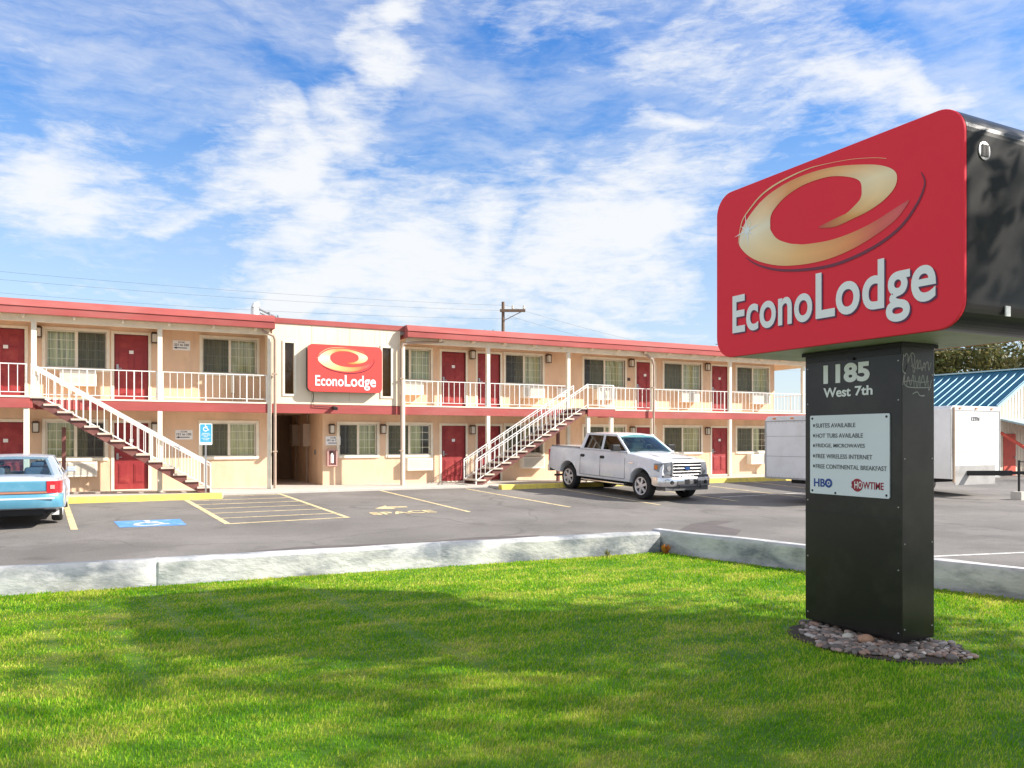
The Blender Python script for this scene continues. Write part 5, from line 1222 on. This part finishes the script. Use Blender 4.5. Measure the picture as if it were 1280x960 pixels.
# ------------------------------------------------------------------ trailers
def trailer(name,loc,rz,L_,W,z0,z1,label,cat,text=None):
    """local +x = length, front wall at x=0 facing -x; rests on two wheels"""
    t=empty(name,loc,rz,label,cat)
    h=z1-z0
    g=MB(); pr_=[(-W/2,z0),(W/2,z0),(W/2,z1-.10),(W/2-.10,z1),(-W/2+.10,z1),(-W/2,z1-.10)]; g.prism(pr_,'x',0,L_); g.build('body',m_trailer,t,bevel=.015)
    g=MB()
    for k in range(1,int(L_/.6)):
        for s in (-1,1): g.box(k*.6-.012,k*.6+.012,s*(W/2+.004)-.004,s*(W/2+.004)+.004,z0+.05,z1-.12)
    g.box(-.012,-.002,-W/2,W/2,z0,z0+.05); g.box(-.012,-.002,-W/2,W/2,z1-.16,z1-.13)
    g.box(-.014,-.002,-W/2,-W/2+.05,z0+.05,z1-.13); g.box(-.014,-.002,W/2-.05,W/2,z0+.05,z1-.13)
    g.build('trim_rail',m_under,t)
    r=.33
    for s in (-1,1):
        for dx in (-.38,.38):
            w=MB(); w.lathe([(-.1,r*.6),(-.1,r*.95),(-.05,r),(.05,r),(.1,r*.95),(.1,r*.6)],(0,0,0),'y',24); o=w.build('wheel',m_rubber,t,smooth=True); o.location=(L_*.6+dx,s*(W/2-.14),r)
    g=MB()
    for yy in (-W*.32,0,W*.32): g.box(-.03,-.002,yy-.05,yy+.05,z1-.09,z1-.05)
    g.build('marker_light',m_amber,t)
    g=MB()
    for k in range(14):
        for zz in (z0+.08,z1-.2): g.lathe([(0,.012),(-.006,.008)],(-.002,-W/2+.12+k*(W-.24)/13,zz),'x',6)
    for zz in (z0+h*.36,z0+h*.68): g.box(-.006,-.001,-W/2+.06,W/2-.06,zz-.006,zz+.006)
    g.build('rivet_row',m_under,t)
    g=MB(); g.box(L_*.2,L_*.95,-W/2+.3,W/2-.3,max(.12,z0-.16),z0-.002); g.build('chassis',m_dark,t)
    return t
t1=trailer('box_trailer',(18.0,17.12,gz(17)),R(0),3.9,2.15,.72,2.58,'plain white box trailer half hidden behind the charcoal sign pole','trailer')
t2=trailer('box_trailer',(25.77,16.6,gz(16)),R(90),5.0,2.6,.62,3.0,'large white enclosed trailer in front of the blue-roofed building','trailer')
a=textmesh('lettering','12TN',.2,m_textgrey,t2,(-.013,.25,2.52),(PI/2,0,-PI/2),off=.005,ext=.002); fit(a,.42,.13)
g=MB(); g.box(-.02,-.002,-1.0,1.1,.42,1.05); g.build('stone_guard',m_under,t2)
g=MB(); g.tube([(-.01,1.16,.5),(-.03,1.18,1.8),(-.02,1.17,2.95)],.04,8); g.build('corner_post',M('torn_tan_tarp',(.5,.38,.28),.8),t2)
db=MB(); 
# tongue with jack: from trailer front forward
db.bar((-.0,.45,.80),(-1.2,.02,.84),.14,.16); db.bar((-1.1,.05,.84),(-1.55,-.10,.86),.10,.10)
db.build('drawbar',m_black,t2,bevel=.01)
g=MB(); g.tube([(-1.35,-.08,.26),(-1.35,-.08,1.25)],.035,8); g.tube([(-1.35,-.08,1.2),(-1.5,-.2,1.2)],.015,6); g.build('jack',m_black,t2)
g=MB(); g.box(-1.52,-1.18,-.25,.09,-.01,.26); g.build('jack_block',m_conc,t2,bevel=.01)

# ------------------------------------------------------------------ blue-roofed building
B=empty('shed_building',(36.7,22.7,-.3),0,'cream metal building with a ribbed blue roof at the right edge','building')
GX0,GX1,RX=0,6.2,3.1; GH=3.5; RH=5.25; LEN=9
g=MB(); g.prism([(GX0,0),(GX1,0),(GX1,GH),(RX,RH-.1),(GX0,GH)],'y',0,LEN); g.build('wall',m_creamsheet,B)
g=MB()
for k in range(1,26):
    x=GX0+(GX1-GX0)*k/26; zt=GH+(RH-.1-GH)*(1-abs(x-RX)/RX)
    g.box(x-.015,x+.015,-.02,-.0015,.02,zt-.03)
g.build('siding_rib',m_creamsheet,B)
g=MB(); sl_=(RH-GH)/RX
for s,x0 in ((1,-.25),(-1,GX1+.25)):
    z0=GH-.25*sl_; g.prism([(x0,z0),(RX,RH),(RX,RH+.05),(x0,z0+.05)],'y',-.25,LEN+.25)
rf=g.build('roof',m_teal_roof,B)
g=MB()
for k in range(int((LEN+.3)/.42)):
    y=-.2+k*.42
    g.prism([(y,0),(y+.05,0),(y+.035,.045),(y+.015,.045)],'x',0,1)
    n8=g.v[-8:]; g.v=g.v[:-8]
    for (x,yy,z) in n8: X_=-.25+x*(RX+.25); g.v.append((X_,yy,GH-.25*sl_+.05+x*(RX+.25)*sl_+z))
g.build('roof_rib',M('blue_roof_rib',(.03,.17,.26),.35,metal=.2),rf)
g=MB(); g.bar((-.27,-.26,GH-.25*sl_),(RX,-.26,RH+.0),.03,.14,up=(0,0,1)); g.bar((RX,-.26,RH),(GX1+.27,-.26,GH-.25*sl_),.03,.14); g.box(-.30,-.25,-.25,LEN+.25,GH-.30,GH-.10); g.box(RX-.12,RX+.12,-.27,LEN+.27,RH+.03,RH+.10); g.build('trim',M('pale_blue_trim',(.40,.58,.62),.5),rf)
# porch with door
g=MB(); g.box(.55,1.45,-.05,-.003,.05,2.15); d=g.build('door',m_porch,B,bevel=.01)
g=MB(); g.box(1.3,1.38,-.10,-.05,1.0,1.08); g.build('handle',m_steel,d)
g=MB(); g.prism([(-1.5,2.42),(0,2.78),(0,2.86),(-1.5,2.50)],'x',.25,4.4); g.build('porch_roof',M('grey_blue_sheet',(.32,.42,.46),.5),B)
g=MB()
for x in (1.9,4.1): g.box(x-.11,x+.11,-1.45,-1.25,0,2.42)
g.box(.3,4.3,-1.45,-1.27,2.24,2.42); g.bar((1.85,-1.36,1.5),(.75,-1.36,2.28),.10,.14); g.bar((1.95,-1.36,1.5),(3.05,-1.36,2.28),.10,.14); g.bar((.35,-1.36,1.35),(.35,-.02,2.2),.10,.12)
g.build('porch_frame',m_porch,B)
# chain-link fence
Fn=empty('chain_link_fence',(33.6,19.4,-.3),0,'grey chain-link fence in front of the red porch at the right edge','fence')
g=MB(); 
n=90; Lf=9.0; Hf=1.75
for k in range(-12,n):
    for sgn in (1,-1):
        x0=k*.1; x1=x0+Hf*sgn*.9
        a=(x0,0,0); b=(x1,0,Hf)
        if min(x0,x1)<0 or max(x0,x1)>Lf: continue
        g.bar(a,b,.006,.006,up=(0,1,0))
g.build('mesh_panel',m_steel,Fn)
g=MB(); g.tube([(0,0,Hf),(Lf,0,Hf)],.022,8); g.build('top_rail',m_steel,Fn)
for k in range(4):
    g=MB(); g.tube([(k*3.0,.0,0),(k*3.0,.0,Hf+.05)],.032,8); g.build('post',m_steel,Fn)

# distant low buildings behind balcony end and far tree line for other views
g=MB(); g.box(0,9,0,6,0,3.2); o=g.build('wall',m_creamsheet); b2=empty('far_house',(44,62,-.36),R(20),'small pale house seen under the far end of the balcony','house'); o.parent=b2
g=MB(); g.prism([(-.4,3.0),(4.5,5.0),(9.4,3.0),(9.4,3.15),(4.5,5.15),(-.4,3.15)],'y',-.3,6.3); g.build('roof',M('grey_shingle',(.16,.16,.18),.9),b2)
g=MB()
for x in (1.5,4,6.5): g.box(x,x+1,-.03,-.003,1.1,2.2)
g.build('window',m_dark,b2)
